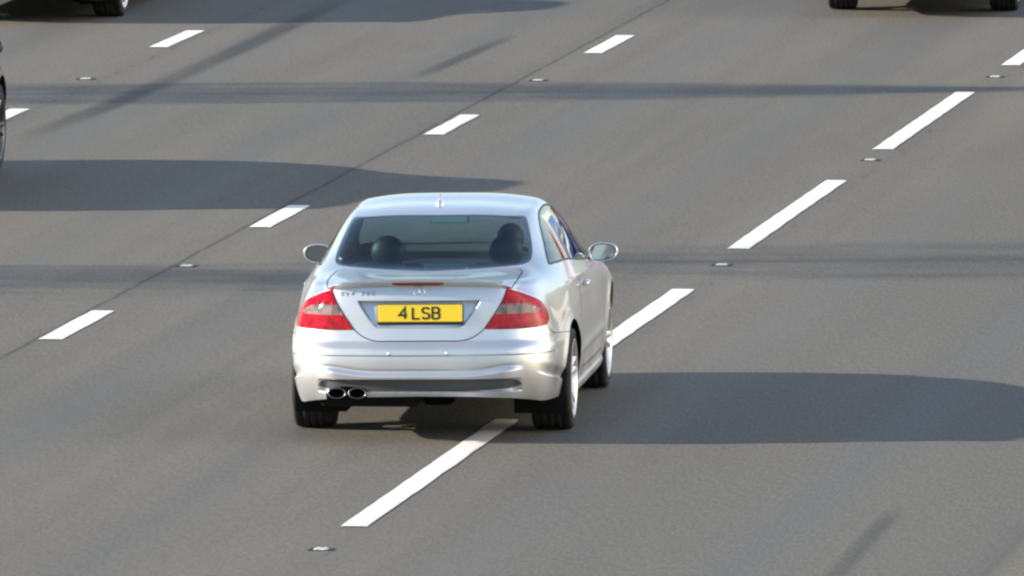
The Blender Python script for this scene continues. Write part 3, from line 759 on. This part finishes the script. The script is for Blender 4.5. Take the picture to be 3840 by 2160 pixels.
def disc_mesh():
    bm = bmesh.new(); lathe(bm, [(.07, .012), (.155, .012), (.155, -.012), (.07, -.012)], 40, 'x', True)
    me = bpy.data.meshes.new('brake_disc'); bm.to_mesh(me); bm.free(); me.materials.append(M['disc']); me.shade_smooth(); return me
TYRE_R = tyre_mesh(.316, .238, .250); TYRE_F = tyre_mesh(.314, .236, .228); DISC = disc_mesh()
def wheel(parent, x, y, r, rear, rimmat):
    me = rim_mesh(.238 if rear else .236, .250 if rear else .228); me.materials.append(rimmat)
    o = bpy.data.objects.new('wheel', me); col.objects.link(o); o.parent = parent
    o.location = (x, y, r); o.rotation_euler = (R(17*y), 0, 0 if x > 0 else math.pi)
    for nm, dm, dx in (('tyre', TYRE_R if rear else TYRE_F, 0), ('brake_disc', DISC, -.02)):
        c = bpy.data.objects.new(nm, dm); col.objects.link(c); c.parent = o; c.location = (dx, 0, 0)
    return o

def build_car(name, loc, rz, label, P, rimmat, hero=True):
    root = empty(name, loc, rz); tag(root, label, 'car')
    B = lambda o: on_body(o)
    shell = B(panel_obj('body_shell', 'shell', P, root))
    B(panel_obj('boot_lid', 'lid', P, root)); B(panel_obj('rear_bumper', 'bumper', P, root, surfs='A'))
    for s in (1, -1):
        d = B(panel_obj('door', 'door', P, root, (s,)))
        g = ribbon('door_gap', 'A', door_line, .006, M['gap'], d, (s,))
        sg = B(panel_obj('side_window', 'side_glass', M['glass_side'], root, (s,), surfs='B'))
        ribbon('window_seal', 'B', dlo, .014, M['trim'], sg, (s,), .002)
        # handle
        h = shellA([2.52], [.815])[0]; n = nA(np.array([2.52]), np.array([.815]))[0]
        bm = bmesh.new(); c = Vector(h)+Vector(n)*.022
        tube(bm, [c+Vector((-.004, -.10, 0)), c+Vector((.006, -.07, .004)), c+Vector((.008, 0, .006)), c+Vector((.006, .07, .004)), c+Vector((-.004, .10, 0))], .014, 10, .9)
        bmesh.ops.scale(bm, vec=(s, 1, 1), verts=bm.verts)
        from_bm('door_handle', bm, P, d)
    rg = B(panel_obj('rear_window', 'rear_glass', M['glass_rear'], root, surfs='B'))
    panel_obj('window_border', 'frit', M['frit'], rg, surfs='B')
    B(panel_obj('windscreen', 'windscreen', M['glass_front'], root, surfs='B'))
    B(panel_obj('bumper_insert', 'insert', M['insert'], root, surfs='A'))
    # tail lamps: bowl behind three lens pieces
    for s in (1, -1):
        V, F = [], []; o = 0
        for lb in ('lamp_up', 'lamp_band', 'lamp_low'):
            v, f = panel(lb, (s,), -.022, 'A')[:2]; V.append(v); F.append(f+o); o += len(v)
        lampo = B(from_np('tail_lamp', np.vstack(V), np.vstack(F), M['bowl'], root))
        panel_obj('upper_red_lens', 'lamp_up', M['lens_red'], lampo, (s,), .003, 'A')
        panel_obj('clear_lens', 'lamp_band', M['lens_clear'], lampo, (s,), .003, 'A')
        panel_obj('lower_red_lens', 'lamp_low', M['lens_red'], lampo, (s,), .003, 'A')
        ribbon('lamp_seal', 'A', lamp[::-1], .006, M['gap'], lampo, (s,), .002)
        # bulb holders and dividers seen through the clear strip
        for x_ in (.545, .655):
            p = shellA([x_], [.828])[0]+np.array([0, .016, 0]); bm = bmesh.new(); rbox(bm, (s*p[0], p[1], p[2]), (.010, .03, .085), .003, 1)
            from_bm('lamp_divider', bm, M['insert'], lampo)
        for x_, z_ in ((.52, .745), (.64, .745), (.66, .905), (.765, .825)):
            p = shellA([x_], [z_])[0]; n = nA(np.array([x_]), np.array([z_]))[0]; p = p-n*.016
            bm = bmesh.new(); bmesh.ops.create_uvsphere(bm, u_segments=12, v_segments=8, radius=.014); bmesh.ops.translate(bm, vec=(s*p[0], p[1], p[2]), verts=bm.verts)
            from_bm('bulb', bm, M['chrome'], lampo)
    # gaps round the lid and bumper
    for s in (1, -1):
        B(ribbon('boot_gap', 'A', lid_line, .006, M['gap'], root, (s,)))
        B(ribbon('boot_gap', 'A', crom(LAMP_IN, .01), .005, M['gap'], root, (s,), .004))
        B(ribbon('boot_gap', 'B', lidb_line[:int(len(lidb_line)*.55)], .006, M['gap'], root, (s,)))
        B(ribbon('bumper_gap', 'A', bump_line, .004, M['gap'], root, (s,)))
    # lip spoiler along the lid
    bs = np.linspace(.235, BMAX, 40); bsf = np.concatenate([bs, 2*BMAX-bs[-2::-1]])
    def lip(mirror_b):
        P0 = shellB(np.zeros(len(bs)), bs); P1 = shellB(np.full(len(bs), .09), bs)
        t0 = np.interp(P0[:, 0], _x0, _t0); A0 = shellA(t0, ztop(t0)-.012)
        e = sst(.235, .34, bs)[:, None]
        tip = P0+np.array([0, -.036, .008])*e; tipl = tip+np.array([0, .003, -.011])*e-np.array([0, 0, .001]); mid = P0*.5+P1*.5+np.array([0, 0, .004])*e
        return [P1+np.array([0, 0, .0012]), mid, P0*.7+P1*.3+np.array([0, -.008, .0065])*e, tip, tipl, A0+np.array([0, .002, 0])]
    rows = lip(bs); k = len(bs)
    V = np.vstack([np.vstack([r, (r*np.array([-1, 1, 1]))[-2::-1]]) for r in rows]); n2 = 2*k-1
    F = [(r*n2+i, r*n2+i+1, (r+1)*n2+i+1, (r+1)*n2+i) for r in range(5) for i in range(n2-1)]
    sp = B(from_np('lip_spoiler', V, F, P, root)); sp.data.set_sharp_from_angle(angle=R(45))
    # high brake lamp under the lip
    bm = bmesh.new(); prev = None
    for x in np.linspace(-.158, .158, 15):
        y = float(shellA([abs(x)], [.966])[0][1]); e = .0 if abs(x) < .157 else .004
        cur = [bm.verts.new((x, yy, zz)) for yy, zz in ((y+.01, .996-e), (y-.056, .994-e), (y-.060, .990-e), (y-.056, .977+e), (y+.0, .968+e))]
        if prev:
            for i in range(4): bm.faces.new((prev[i], prev[i+1], cur[i+1], cur[i]))
        else: bm.faces.new(cur)
        prev = cur
    bm.faces.new(prev); B(from_bm('high_brake_lamp', bm, M['brake'], root))
    # exhaust tips
    for x in (-.507, -.381):
        bm = bmesh.new(); N = 32; prof = [(1.0, .30), (1.0, .02), (.97, .012), (.92, .012), (.88, .02), (.86, .16)]; rings = []
        for q in range(N):
            a = 2*math.pi*q/N; rings.append([bm.verts.new((x+.057*s_*math.cos(a), y_, .313+.033*s_*math.sin(a))) for s_, y_ in prof])
        for q in range(N):
            A_, B_ = rings[q], rings[(q+1) % N]
            for i in range(5): bm.faces.new((A_[i], A_[i+1], B_[i+1], B_[i]))
        tp = from_bm('exhaust_tip', bm, M['pipe'], root)
        bm = bmesh.new(); bmesh.ops.create_circle(bm, cap_ends=True, segments=24, radius=1)
        bmesh.ops.transform(bm, matrix=Matrix.Translation((x, .10, .313)) @ Matrix.Rotation(R(90), 4, 'X') @ Matrix.Diagonal((.051, .030, 1, 1)), verts=bm.verts)
        from_bm('exhaust_bore', bm, M['soot'], tp, False)
    # underside
    bm = bmesh.new(); ts = np.linspace(.0, TMAX, 60); zz = np.maximum(zbot(ts)+.015, .20); o = shellA(ts, zz)
    o[:, 0] *= .97; o[:, 1] = (o[:, 1]-2.3)*.975+2.3
    keep = [p for p in o if min(abs(p[1]-1.085), abs(p[1]-3.8)) > .37 or abs(p[0]) < .5]
    pts = []
    for p in o:
        for yc in (1.085, 3.8):
            if abs(p[1]-yc) < .37 and p[0] > .5: p = np.array([.54, p[1], .20])
        pts.append(p)
    loop = [bm.verts.new((p[0], p[1], p[2])) for p in pts]+[bm.verts.new((-p[0], p[1], p[2])) for p in pts[-2:0:-1]]
    cv = bm.verts.new((0, 2.3, .185))
    for i in range(len(loop)): bm.faces.new((loop[i], loop[(i+1) % len(loop)], cv))
    from_bm('floor_pan', bm, M['under'], root)
    bm = bmesh.new(); rbox(bm, (-.33, .40, .285), (.62, .40, .15), .05, 3); from_bm('silencer', bm, M['under'], root)
    bm = bmesh.new(); rbox(bm, (.03, 1.08, .235), (.20, .26, .17), .05, 3)
    tube(bm, [(-.60, 1.085, .30), (-.1, 1.085, .27), (.1, 1.085, .27), (.60, 1.085, .30)], .035); rbox(bm, (0, .98, .26), (1.0, .12, .06), .02, 2)
    from_bm('rear_axle', bm, M['under'], root)
    # wheel housings
    for yc in (1.085, 3.80):
        for s in (1, -1):
            bm = bmesh.new(); N = 30; prev = None
            for q in range(N+1):
                a = R(-30+240*q/N); p = (yc+.375*math.cos(a), .315+.375*math.sin(a))
                cur = [bm.verts.new((s*x, p[0], p[1])) for x in (.835, .52)]
                if prev: bm.faces.new((prev[0], prev[1], cur[1], cur[0]))
                prev = cur
            bm.faces.new([v for v in bm.verts if abs(abs(v.co.x)-.52) < 1e-4])
            from_bm('wheel_housing', bm, M['under'], root)
    for s in (1, -1):
        wheel(root, s*.738, 1.085, .316, True, rimmat); wheel(root, s*.745, 3.80, .314, False, rimmat)
    # door mirrors
    for s in (1, -1):
        bm = bmesh.new(); prev = None; N = 28
        def sup(a, p=2.6): c, q = math.cos(a), math.sin(a); return math.copysign(abs(c)**(2/p), c), math.copysign(abs(q)**(2/p), q)
        prof = [(.012, .84), (-.006, .88), (-.010, .97), (.02, 1.01), (.06, .92), (.095, .72), (.12, .42), (.13, .05)]
        rings = []
        for dy, k in prof:
            ring = []
            for q in range(N):
                c, sn = sup(2*math.pi*q/N); wx = .098 if c > 0 else .088
                ring.append(bm.verts.new((s*(.897+c*wx*k+.012*(1-k)), 2.90+dy-.25*0+c*.012*s*0, .930+sn*.060*k*(1.0 if c < 0 else 1-.10*c)+.004*c)))
            rings.append(ring)
        for A_, B_ in zip(rings, rings[1:]):
            for q in range(N): bm.faces.new((A_[q], A_[(q+1) % N], B_[(q+1) % N], B_[q]))
        bm.faces.new(rings[-1])
        mo = B(from_bm('door_mirror', bm, P, root))
        bm = bmesh.new(); ring = []
        for q in range(N):
            c, sn = sup(2*math.pi*q/N); wx = .098 if c > 0 else .088
            ring.append(bm.verts.new((s*(.895+c*wx*.83), 2.9045, .930+sn*.060*.80*(1.0 if c < 0 else 1-.10*c)+.004*c)))
        bm.faces.new(ring); from_bm('mirror_glass', bm, M['mirror'], mo, False)
        bm = bmesh.new(); tube(bm, [(s*.775, 2.99, .880), (s*.80, 2.975, .893), (s*.835, 2.965, .905)], [.035, .030, .026], 10, .7); from_bm('mirror_arm', bm, P, mo)
    # cabin
    bm = bmesh.new(); rbox(bm, (0, 2.0, .30), (1.40, 2.6, .10), .03); rbox(bm, (0, 1.02, .90), (1.24, .36, .06), .02)
    from_bm('cabin_floor', bm, M['cabin'], root)
    bm = bmesh.new(); rbox(bm, (0, 1.30, .66), (1.18, .22, .56), .06, 3); rbox(bm, (0, 1.55, .46), (1.16, .46, .18), .06, 3); B(from_bm('rear_seat', bm, M['leather'], root))
    for x in (-.30, .30):
        bm = bmesh.new(); rbox(bm, (x, 1.24, .955), (.24, .10, .09), .035, 3); B(from_bm('rear_headrest', bm, M['leather'], root))
    for x in (-.37, .37):
        bm = bmesh.new()
        rbox(bm, (x, 2.30, .48), (.50, .50, .16), .06, 3); rbox(bm, (x, 2.06, .70), (.48, .15, .50), .07, 4, Matrix.Rotation(R(14), 4, 'X'))
        se = B(from_bm('front_seat', bm, M['leather'], root))
        bm = bmesh.new(); g_ = bmesh.ops.create_uvsphere(bm, u_segments=24, v_segments=16, radius=1); bmesh.ops.transform(bm, matrix=Matrix.Translation((x, 1.99, 1.015)) @ Matrix.Diagonal((.108, .065, .105, 1)), verts=g_['verts']); tube(bm, [(x-.06, 2.0, .88), (x-.06, 2.0, .98)], .007); tube(bm, [(x+.06, 2.0, .88), (x+.06, 2.0, .98)], .007)
        from_bm('headrest', bm, M['leather'], se)
    bm = bmesh.new(); rbox(bm, (0, 3.05, .72), (1.40, .42, .26), .08, 4); rbox(bm, (0, 3.28, .80), (1.36, .36, .10), .04, 3); rbox(bm, (.37, 2.92, .85), (.36, .16, .06), .025, 3)
    B(from_bm('dashboard', bm, M['cabin'], root))
    bm = bmesh.new(); rbox(bm, (0, 2.35, .50), (.22, .80, .22), .04, 3); rbox(bm, (0, 2.16, .70), (.16, .30, .12), .04, 3); B(from_bm('centre_console', bm, M['cabin'], root))
    bm = bmesh.new(); mtx = Matrix.Translation((.37, 2.72, .80)) @ Matrix.Rotation(R(-24), 4, 'X')
    tmp = bmesh.new(); lathe(bm, [(.185+.014*math.cos(a), .014*math.sin(a)) for a in np.linspace(0, 2*math.pi, 9)[:-1]], 40, 'y', True); tmp.free()
    for q in (0, 120, 240): tube(bm, [(0, 0, 0), (.18*math.cos(R(q-90)), 0, .18*math.sin(R(q-90)))], .014, 6)
    bmesh.ops.create_uvsphere(bm, u_segments=12, v_segments=8, radius=.05); bmesh.ops.transform(bm, matrix=mtx, verts=bm.verts)
    B(from_bm('steering_wheel', bm, M['cabin'], root))
    bm = bmesh.new(); rbox(bm, (-.06, 2.84, 1.150), (.25, .035, .052), .02, 3); tube(bm, [(-.02, 2.84, 1.17), (-.02, 2.80, 1.25)], .01, 6); rv = B(from_bm('rear_view_mirror', bm, M['cabin'], root))
    bm = bmesh.new(); vs = [bm.verts.new((-.02+x, 2.8200+(z+.045)*.079, 1.195+z)) for x, z in ((-.155, -.066), (.075, -.066), (.075, -.024), (-.155, -.024))]; bm.faces.new(vs); from_bm('mirror_glass', bm, M['dim_mirror'], rv, False)
    # headlining under the roof
    aa, bb2 = np.meshgrid(np.linspace(1.44, 2.62, 16), np.linspace(.38, BMAX, 12)); G = shellB(aa.ravel(), bb2.ravel())-np.array([0, 0, .022]); G2 = G*np.array([-1, 1, 1]); q = 16
    Fq = [(j*q+i, j*q+i+1, (j+1)*q+i+1, (j+1)*q+i) for j in range(11) for i in range(q-1)]
    B(from_np('headlining', np.vstack([G, G2]), Fq+[tuple(k+len(G) for k in f) for f in Fq], M['liner'], root))
    # front lamps (for the sake of the whole car)
    for s in (1, -1):
        bm = bmesh.new(); rbox(bm, (s*.60, 4.43, .60), (.26, .10, .12), .045, 3); from_bm('headlamp', bm, M['lens_clear'], root)
    if not hero: return root
    # roof aerial
    bm = bmesh.new(); bz = 1.330; by = 1.70; bx = -.012
    prev = None
    for h, lx, ly in ((-.010, .030, .050), (.010, .028, .045), (.024, .020, .032), (.036, .009, .017), (.072, .005, .007)):
        cur = [bm.verts.new((bx+lx*math.cos(2*math.pi*k/12), by+ly*math.sin(2*math.pi*k/12)+h*.1, bz+h)) for k in range(12)]
        if prev:
            for k in range(12): bm.faces.new((prev[k], prev[(k+1) % 12], cur[(k+1) % 12], cur[k]))
        prev = cur
    bm.faces.new(prev); B(from_bm('roof_aerial', bm, P, root))
    # emblem: ring with three-pointed star
    yb = float(shellA([0.], [.928])[0][1])-.003
    bm = bmesh.new(); lathe(bm, [(.0325+.0032*math.cos(a), .004*math.sin(a)) for a in np.linspace(0, 2*math.pi, 9)[:-1]], 40, 'y', True)
    for q in (90, 210, 330):
        d = Vector((math.cos(R(q)), 0, math.sin(R(q)))); t_ = Vector((-d.z, 0, d.x)); apex = bm.verts.new(Vector((0, -.006, 0)))
        tip = bm.verts.new(d*.031); l_ = bm.verts.new(t_*.0055+d*.002); r_ = bm.verts.new(-t_*.0055+d*.002)
        bm.faces.new((apex, l_, tip)); bm.faces.new((apex, tip, r_))
    bmesh.ops.translate(bm, vec=(.003, yb, .929), verts=bm.verts); B(from_bm('star_emblem', bm, M['chrome'], root))
    # chrome lettering
    x = -.476
    for ch in 'CLK 200':
        if ch == ' ': x += .026; continue
        bm, w_ = glyph(ch, .021, .0042, .003); y = float(shellA([abs(x)], [.922])[0][1])-.001; ang = math.atan2(float(shellA([abs(x)-.02], [.922])[0][1]-shellA([abs(x)+.02], [.922])[0][1]), .04)
        bmesh.ops.rotate(bm, cent=(0, 0, 0), matrix=Matrix.Rotation(-abs(ang)*-1*-1 if False else -math.atan(.12), 3, 'Z'), verts=bm.verts)
        bmesh.ops.translate(bm, vec=(x, y, .912), verts=bm.verts); B(from_bm('badge_letter', bm, M['chrome'], root, False)); x += w_+.021
    # number plate
    pm = Matrix.Translation((.009, .058, .799)) @ Matrix.Rotation(R(-6), 4, 'X')
    bm = bmesh.new(); rbox(bm, (0, .010, -.003), (.532, .014, .126), .006, 2); bmesh.ops.transform(bm, matrix=pm, verts=bm.verts); pf = B(from_bm('number_plate', bm, M['trim'], root))
    bm = bmesh.new(); rbox(bm, (0, .001, .004), (.516, .006, .104), .002, 1); bmesh.ops.transform(bm, matrix=pm, verts=bm.verts); from_bm('yellow_plate', bm, M['plate'], pf, False)
    for ch, x in (('4', -.128), ('L', -.045), ('S', .013), ('B', .075)):
        bm, w_ = glyph(ch, .068, .0122, .0012); bmesh.ops.scale(bm, vec=(1.12, 1, 1), verts=bm.verts); bmesh.ops.translate(bm, vec=(x, -.0022, -.029), verts=bm.verts); bmesh.ops.transform(bm, matrix=pm, verts=bm.verts)
        from_bm('plate_character', bm, M['plate_ink'], pf, False)
    # parking sensors in the moulding
    for x in (-.562, -.179, .176, .545):
        p = shellA([abs(x)], [.562])[0]; bm = bmesh.new(); bmesh.ops.create_cone(bm, cap_ends=True, segments=16, radius1=.010, radius2=.009, depth=.004)
        bmesh.ops.rotate(bm, cent=(0, 0, 0), matrix=Matrix.Rotation(R(90), 3, 'X'), verts=bm.verts); bmesh.ops.translate(bm, vec=(x, p[1]-.001, .562), verts=bm.verts)
        B(from_bm('parking_sensor', bm, P, root))
    return root

def car_loc(ax, ay, heading):
    """tail-centre point of a car whose rear axle centre stands at (ax, ay)"""
    return (ax-math.sin(heading)*1.085, ay-math.cos(heading)*1.085, 0)
HEAD = R(5.0)
coupe = build_car('silver_coupe', car_loc(-.475, 90.92, HEAD), -HEAD, 'silver two-door coupe with yellow 4 LSB rear plate straddling the lane line', M['silver'], M['rim'])

def copy_car(src, name, loc, rz, label, paintm, rimm, scale, skip=()):
    r = src.copy(); col.objects.link(r); r.name = name; r.location = loc; r.rotation_euler = (0, 0, rz); r.scale = scale
    tag(r, label, 'car')
    def rec(o, par, depth):
        for ch in list(o.children):
            if ch.name.split('.')[0] in skip: continue
            c = ch.copy(); col.objects.link(c); c.parent = par
            for i, sl in enumerate(c.material_slots):
                new = paintm if sl.material == M['silver'] else rimm if sl.material == M['rim'] else None
                if new: sl.link = 'OBJECT'; sl.material = new
            rec(ch, c, depth+1)
    rec(src, r, 0)
    return r
SKIP = ('star_emblem', 'badge_letter', 'number_plate', 'roof_aerial', 'parking_sensor')
dark = copy_car(coupe, 'dark_car', car_loc(-5.075, 108.03, TH), -TH, 'dark car cut off by the left edge, only wheel and mirror showing', M['blue_paint'], M['dark_rim'], (1, 1, 1.06), SKIP)
for ch in dark.children:
    if ch.name.startswith('door_mirror'): ch.location.x += math.copysign(.055, np.mean([v.co.x for v in ch.data.vertices]))
blk = copy_car(coupe, 'black_car', car_loc(-4.20, 127.33, R(7.5)), -R(7.5), 'black car cut off by the top left corner, one rear wheel showing', M['black_paint'], M['rim'], (1, 1, .95), SKIP)
copy_car(coupe, 'grey_car', car_loc(3.58, 128.02, R(6.8)), -R(6.8), 'dark car cut off by the top right edge, only its tyres showing', M['grey_paint'], M['rim'], (.955, 1, 1.04), SKIP)
for ch in blk.children:
    if ch.name.startswith('floor_pan'): ch.location.z -= .07  # floor pan lowered to block the sunlight passing under this car
# ---------------------------------------------------------------- the driver, dim behind tinted glass
def driver(root):
    J = [((.37, 2.22, .60), .15), ((.37, 2.20, .74), .155), ((.37, 2.19, .86), .15), ((.37, 2.19, .925), .07), ((.37, 2.20, .965), .058), ((.37, 2.215, 1.02), .072), ((.37, 2.22, 1.075), .082), ((.37, 2.215, 1.125), .070)]
    E = [(i, i+1) for i in range(7)]
    def chain(a, pts):
        p = a
        for q in pts: J.append(q); E.append((p, len(J)-1)); p = len(J)-1
    for s in (-1, 1):
        chain(2, [((.37+s*.19, 2.20, .86), .065), ((.37+s*.235, 2.30, .70), .052), ((.37+s*.20, 2.52, .76), .042), ((.37+s*.17, 2.64, .82), .032), ((.37+s*.165, 2.70, .84), .028)])
        chain(0, [((.37+s*.10, 2.32, .57), .095), ((.37+s*.13, 2.66, .60), .075), ((.37+s*.12, 2.92, .38), .055), ((.37+s*.12, 3.02, .36), .045)])
    me = bpy.data.meshes.new('person'); me.from_pydata([p for p, r in J], E, []); me.update()
    o = link('person', me, M['cloth']); o.matrix_world = root.matrix_basis.copy()
    md = o.modifiers.new('skin', 'SKIN'); md.use_smooth_shade = True
    for i, (p, r) in enumerate(J): me.skin_vertices[0].data[i].radius = (r, r)
    me.skin_vertices[0].data[0].use_root = True
    o.modifiers.new('sub', 'SUBSURF').levels = 2; o.modifiers['sub'].render_levels = 2
    tag(o, 'driver in dark clothing seated at the right inside the silver coupe', 'person')
    bm = bmesh.new(); bmesh.ops.create_uvsphere(bm, u_segments=20, v_segments=14, radius=1)
    bmesh.ops.transform(bm, matrix=Matrix.Translation((.37, 2.195, 1.09)) @ Matrix.Diagonal((.086, .098, .092, 1)), verts=bm.verts); from_bm('hair', bm, M['hair'], o)
    return o
driver(coupe)

# ---------------------------------------------------------------- verge trees left of the frame: their long shadows cross the lanes
M['bark'] = mat('bark', (.10, .08, .06), .9)
def leafm():
    m = mat('leaves', (.05, .08, .02), .7); t = NT(m); tc = t.n('ShaderNodeTexCoord').outputs['Object']
    t.l(t.mix(t.noise(tc, 1.5, 3.), (.035, .06, .015), (.09, .11, .035)), t.b.inputs['Base Color']); return m
M['leaf'] = leafm()
def tree(x, y, h, w, n, label, seed, low=.8, skew=0., grp='slender verge trees beyond the left lanes'):
    rng = np.random.default_rng(seed); root = empty('columnar_tree', (x, y, 0)); tag(root, label, 'tree', grp)
    bm = bmesh.new(); tube(bm, [(0, 0, -.05), (.05, .03, h*.3), (-.04, 0, h*.65), (0, 0, h*.97)], [.055, .045, .028, .010], 8)
    for k in range(26):
        z = low+(h-low)*(k+.5)/26*.95; a = rng.uniform(0, 6.28); r = w*.5*rng.uniform(.6, .95)*(1-.6*max(0, z/h-.75)/.25)
        tube(bm, [(0, 0, z-.3), (r*.5*math.cos(a), r*.5*math.sin(a), z+.15), (r*math.cos(a), r*math.sin(a), z+.8)], [.03, .02, .008], 5)
    from_bm('trunk', bm, M['bark'], root)
    z = low+(h-low)*rng.random(n)**1.0; a = rng.uniform(0, 2*math.pi, n); env = np.clip((h-z)/(h*.16), .12, 1)*np.clip((z-low+.5)/1.2, .3, 1)
    yy = rng.uniform(-1, 1, n); yy = np.where(rng.random(n) < skew*(1-yy)/2, -yy, yy); C = np.c_[w/2*env*rng.uniform(-1, 1, n), w/2*env*yy, z]   # straight-sided crown, shaped to throw an even, crisp-edged shade band
    d1 = rng.normal(size=(n, 3)); d1 /= np.linalg.norm(d1, axis=1)[:, None]; d2 = np.cross(d1, rng.normal(size=(n, 3))); d2 /= np.linalg.norm(d2, axis=1)[:, None]
    s = rng.uniform(.05, .085, n)[:, None]
    V = np.stack([C-d1*s, C+d2*s*.5, C+d1*s, C-d2*s*.5], 1).reshape(-1, 3)
    F = np.arange(4*n).reshape(n, 4); from_np('crown', V, F, M['leaf'], root, False)
    return root
tree(-26.0, 116.75, 9.7, 2.15, 6200, 'tall straight-sided verge tree farthest up the road', 3)
tree(-27.0, 99.4, 8.6, 3.2, 5200, 'short sparse verge tree nearest of the three', 8, .8, .9)
tree(-27.5, 100.7, 13.6, 2.9, 2300, 'tallest verge tree with bare lower trunk, middle of the three', 5, 8.6)

# ---------------------------------------------------------------- unseen barrier and tree belt added on the far side to darken flank reflections
M['concrete'] = mat('barrier_concrete', (.32, .31, .29), .85)
bm = bmesh.new(); prof = [(-.30, 0), (-.27, .09), (-.14, .30), (-.085, .90), (.085, .90), (.14, .30), (.27, .09), (.30, 0)]
for (l0, l1) in ((-130, 480),):
    A = [bm.verts.new((12.2+x, l0, z)) for x, z in prof]; Bq = [bm.verts.new((12.2+x, l1, z)) for x, z in prof]
    for i in range(len(prof)-1): bm.faces.new((A[i], A[i+1], Bq[i+1], Bq[i]))
    bm.faces.new(A); bm.faces.new(Bq)
bar = from_bm('unseen_barrier', bm, M['concrete'], None, False); bar.location = ORG; bar.rotation_euler = (0, 0, -TH)
tag(bar, 'unseen grey concrete safety barrier added along the right road edge for reflections', 'barrier')
rng = np.random.default_rng(21); n = 32000
al = rng.uniform(30, 420, n); la = 36+rng.normal(0, 2.2, n); top = 10.5+2.6*np.sin(al*.11)+1.7*np.sin(al*.37+1)+1.2*np.sin(al*.83)
z = top*rng.random(n)**.8+.2; C = np.c_[la, al, z]; d1 = rng.normal(size=(n, 3)); d1 /= np.linalg.norm(d1, axis=1)[:, None]; d2 = np.cross(d1, rng.normal(size=(n, 3))); d2 /= np.linalg.norm(d2, axis=1)[:, None]
s_ = rng.uniform(.25, .5, n)[:, None]; V = np.stack([C-d1*s_, C+d2*s_*.6, C+d1*s_, C-d2*s_*.6], 1).reshape(-1, 3)
m2 = 16000; al2 = rng.normal(430, 6, m2); la2 = rng.uniform(-140, 60, m2); top2 = 20+4*np.sin(la2*.12)+3*np.sin(la2*.31+2)  # second belt across the road ahead, added for a dark reflected horizon
C2 = np.c_[la2, al2, top2*rng.random(m2)**.8]; e1 = rng.normal(size=(m2, 3)); e1 /= np.linalg.norm(e1, axis=1)[:, None]; e2 = np.cross(e1, rng.normal(size=(m2, 3))); e2 /= np.linalg.norm(e2, axis=1)[:, None]
q_ = rng.uniform(.6, 1.2, m2)[:, None]; V = np.vstack([V, np.stack([C2-e1*q_, C2+e2*q_*.6, C2+e1*q_, C2-e2*q_*.6], 1).reshape(-1, 3)]); n += m2
belt = from_np('unseen_tree_belt', V, np.arange(4*n).reshape(n, 4), M['leaf'], None, False); belt.location = ORG; belt.rotation_euler = (0, 0, -TH)
tag(belt, 'unseen green belt of trees added beyond the right side barrier for reflections', 'trees', kind='stuff')

# ---------------------------------------------------------------- unseen lorries right of the frame, added for the coupe's side glass to reflect
M['red_paint'] = paint('red_paint', (.42, .012, .015), .35, .2); M['white_paint'] = mat('white_lorry_paint', (.78, .78, .76), .35, coat=.6); M['royal'] = mat('blue_panel_paint', (.03, .09, .38), .35, coat=.6)
def lorry(x, y, label, body, pa, pb):
    root = empty('unseen_lorry', (x, y, 0), -TH); tag(root, label, 'lorry', 'unseen lorries ahead on the right, added for reflections')
    bm = bmesh.new(); rbox(bm, (0, 3.1, 2.25), (2.4, 6.0, 2.5), .05, 2); bx_ = from_bm('box_body', bm, body, root)
    for s in (-1, 1):
        bm = bmesh.new(); rbox(bm, (s*1.206, 3.4, 2.3), (.012, 3.4, 1.1), .004, 1); from_bm('side_panel', bm, pa, bx_)
        bm = bmesh.new(); rbox(bm, (s*1.206, .9, 2.3), (.012, .9, 1.1), .004, 1); from_bm('side_panel', bm, pb, bx_)
    for x_, w_, m_ in ((-.45, .5, pb), (.6, .6, pa)):
        bm = bmesh.new(); rbox(bm, (x_, .094, 2.2), (w_, .012, 1.7), .004, 1); from_bm('rear_door_panel', bm, m_, bx_)
    bm = bmesh.new(); rbox(bm, (0, 7.0, 1.65), (2.3, 1.7, 2.1), .16, 3); cab = from_bm('cab', bm, M['white_paint'], root)
    for s in (-1, 1):
        bm = bmesh.new(); rbox(bm, (s*1.152, 7.15, 2.05), (.01, .9, .7), .004, 1); from_bm('cab_window', bm, M['frit'], cab)
    bm = bmesh.new(); rbox(bm, (0, 3.8, .82), (.9, 7.4, .30), .03, 1); rbox(bm, (0, .15, .55), (2.2, .12, .16), .03, 1); from_bm('chassis', bm, M['under'], root)
    for yy in (1.5, 6.7):
        for s in (-1, 1):
            bm = bmesh.new(); lathe(bm, [(.28, -.13), (.46, -.14), (.49, -.10), (.49, .10), (.46, .14), (.28, .13)], 32, 'x'); lathe(bm, [(.03, .05), (.2, .04), (.285, .12)], 24, 'x'); bmesh.ops.translate(bm, vec=(s*1.0, yy, .49), verts=bm.verts); from_bm('wheel', bm, M['rubber'], root)
lorry(6.1, 111.0, 'unseen white box lorry with red and blue panels, added right of the frame for reflections', M['white_paint'], M['royal'], M['red_paint'])
lorry(11.2, 147.0, 'unseen blue box lorry with white panels, added beyond the top right corner for reflections', M['royal'], M['white_paint'], M['under'])
lorry(13.0, 176.0, 'unseen red box lorry with white panels, added farthest ahead for reflections', M['red_paint'], M['white_paint'], M['royal'])
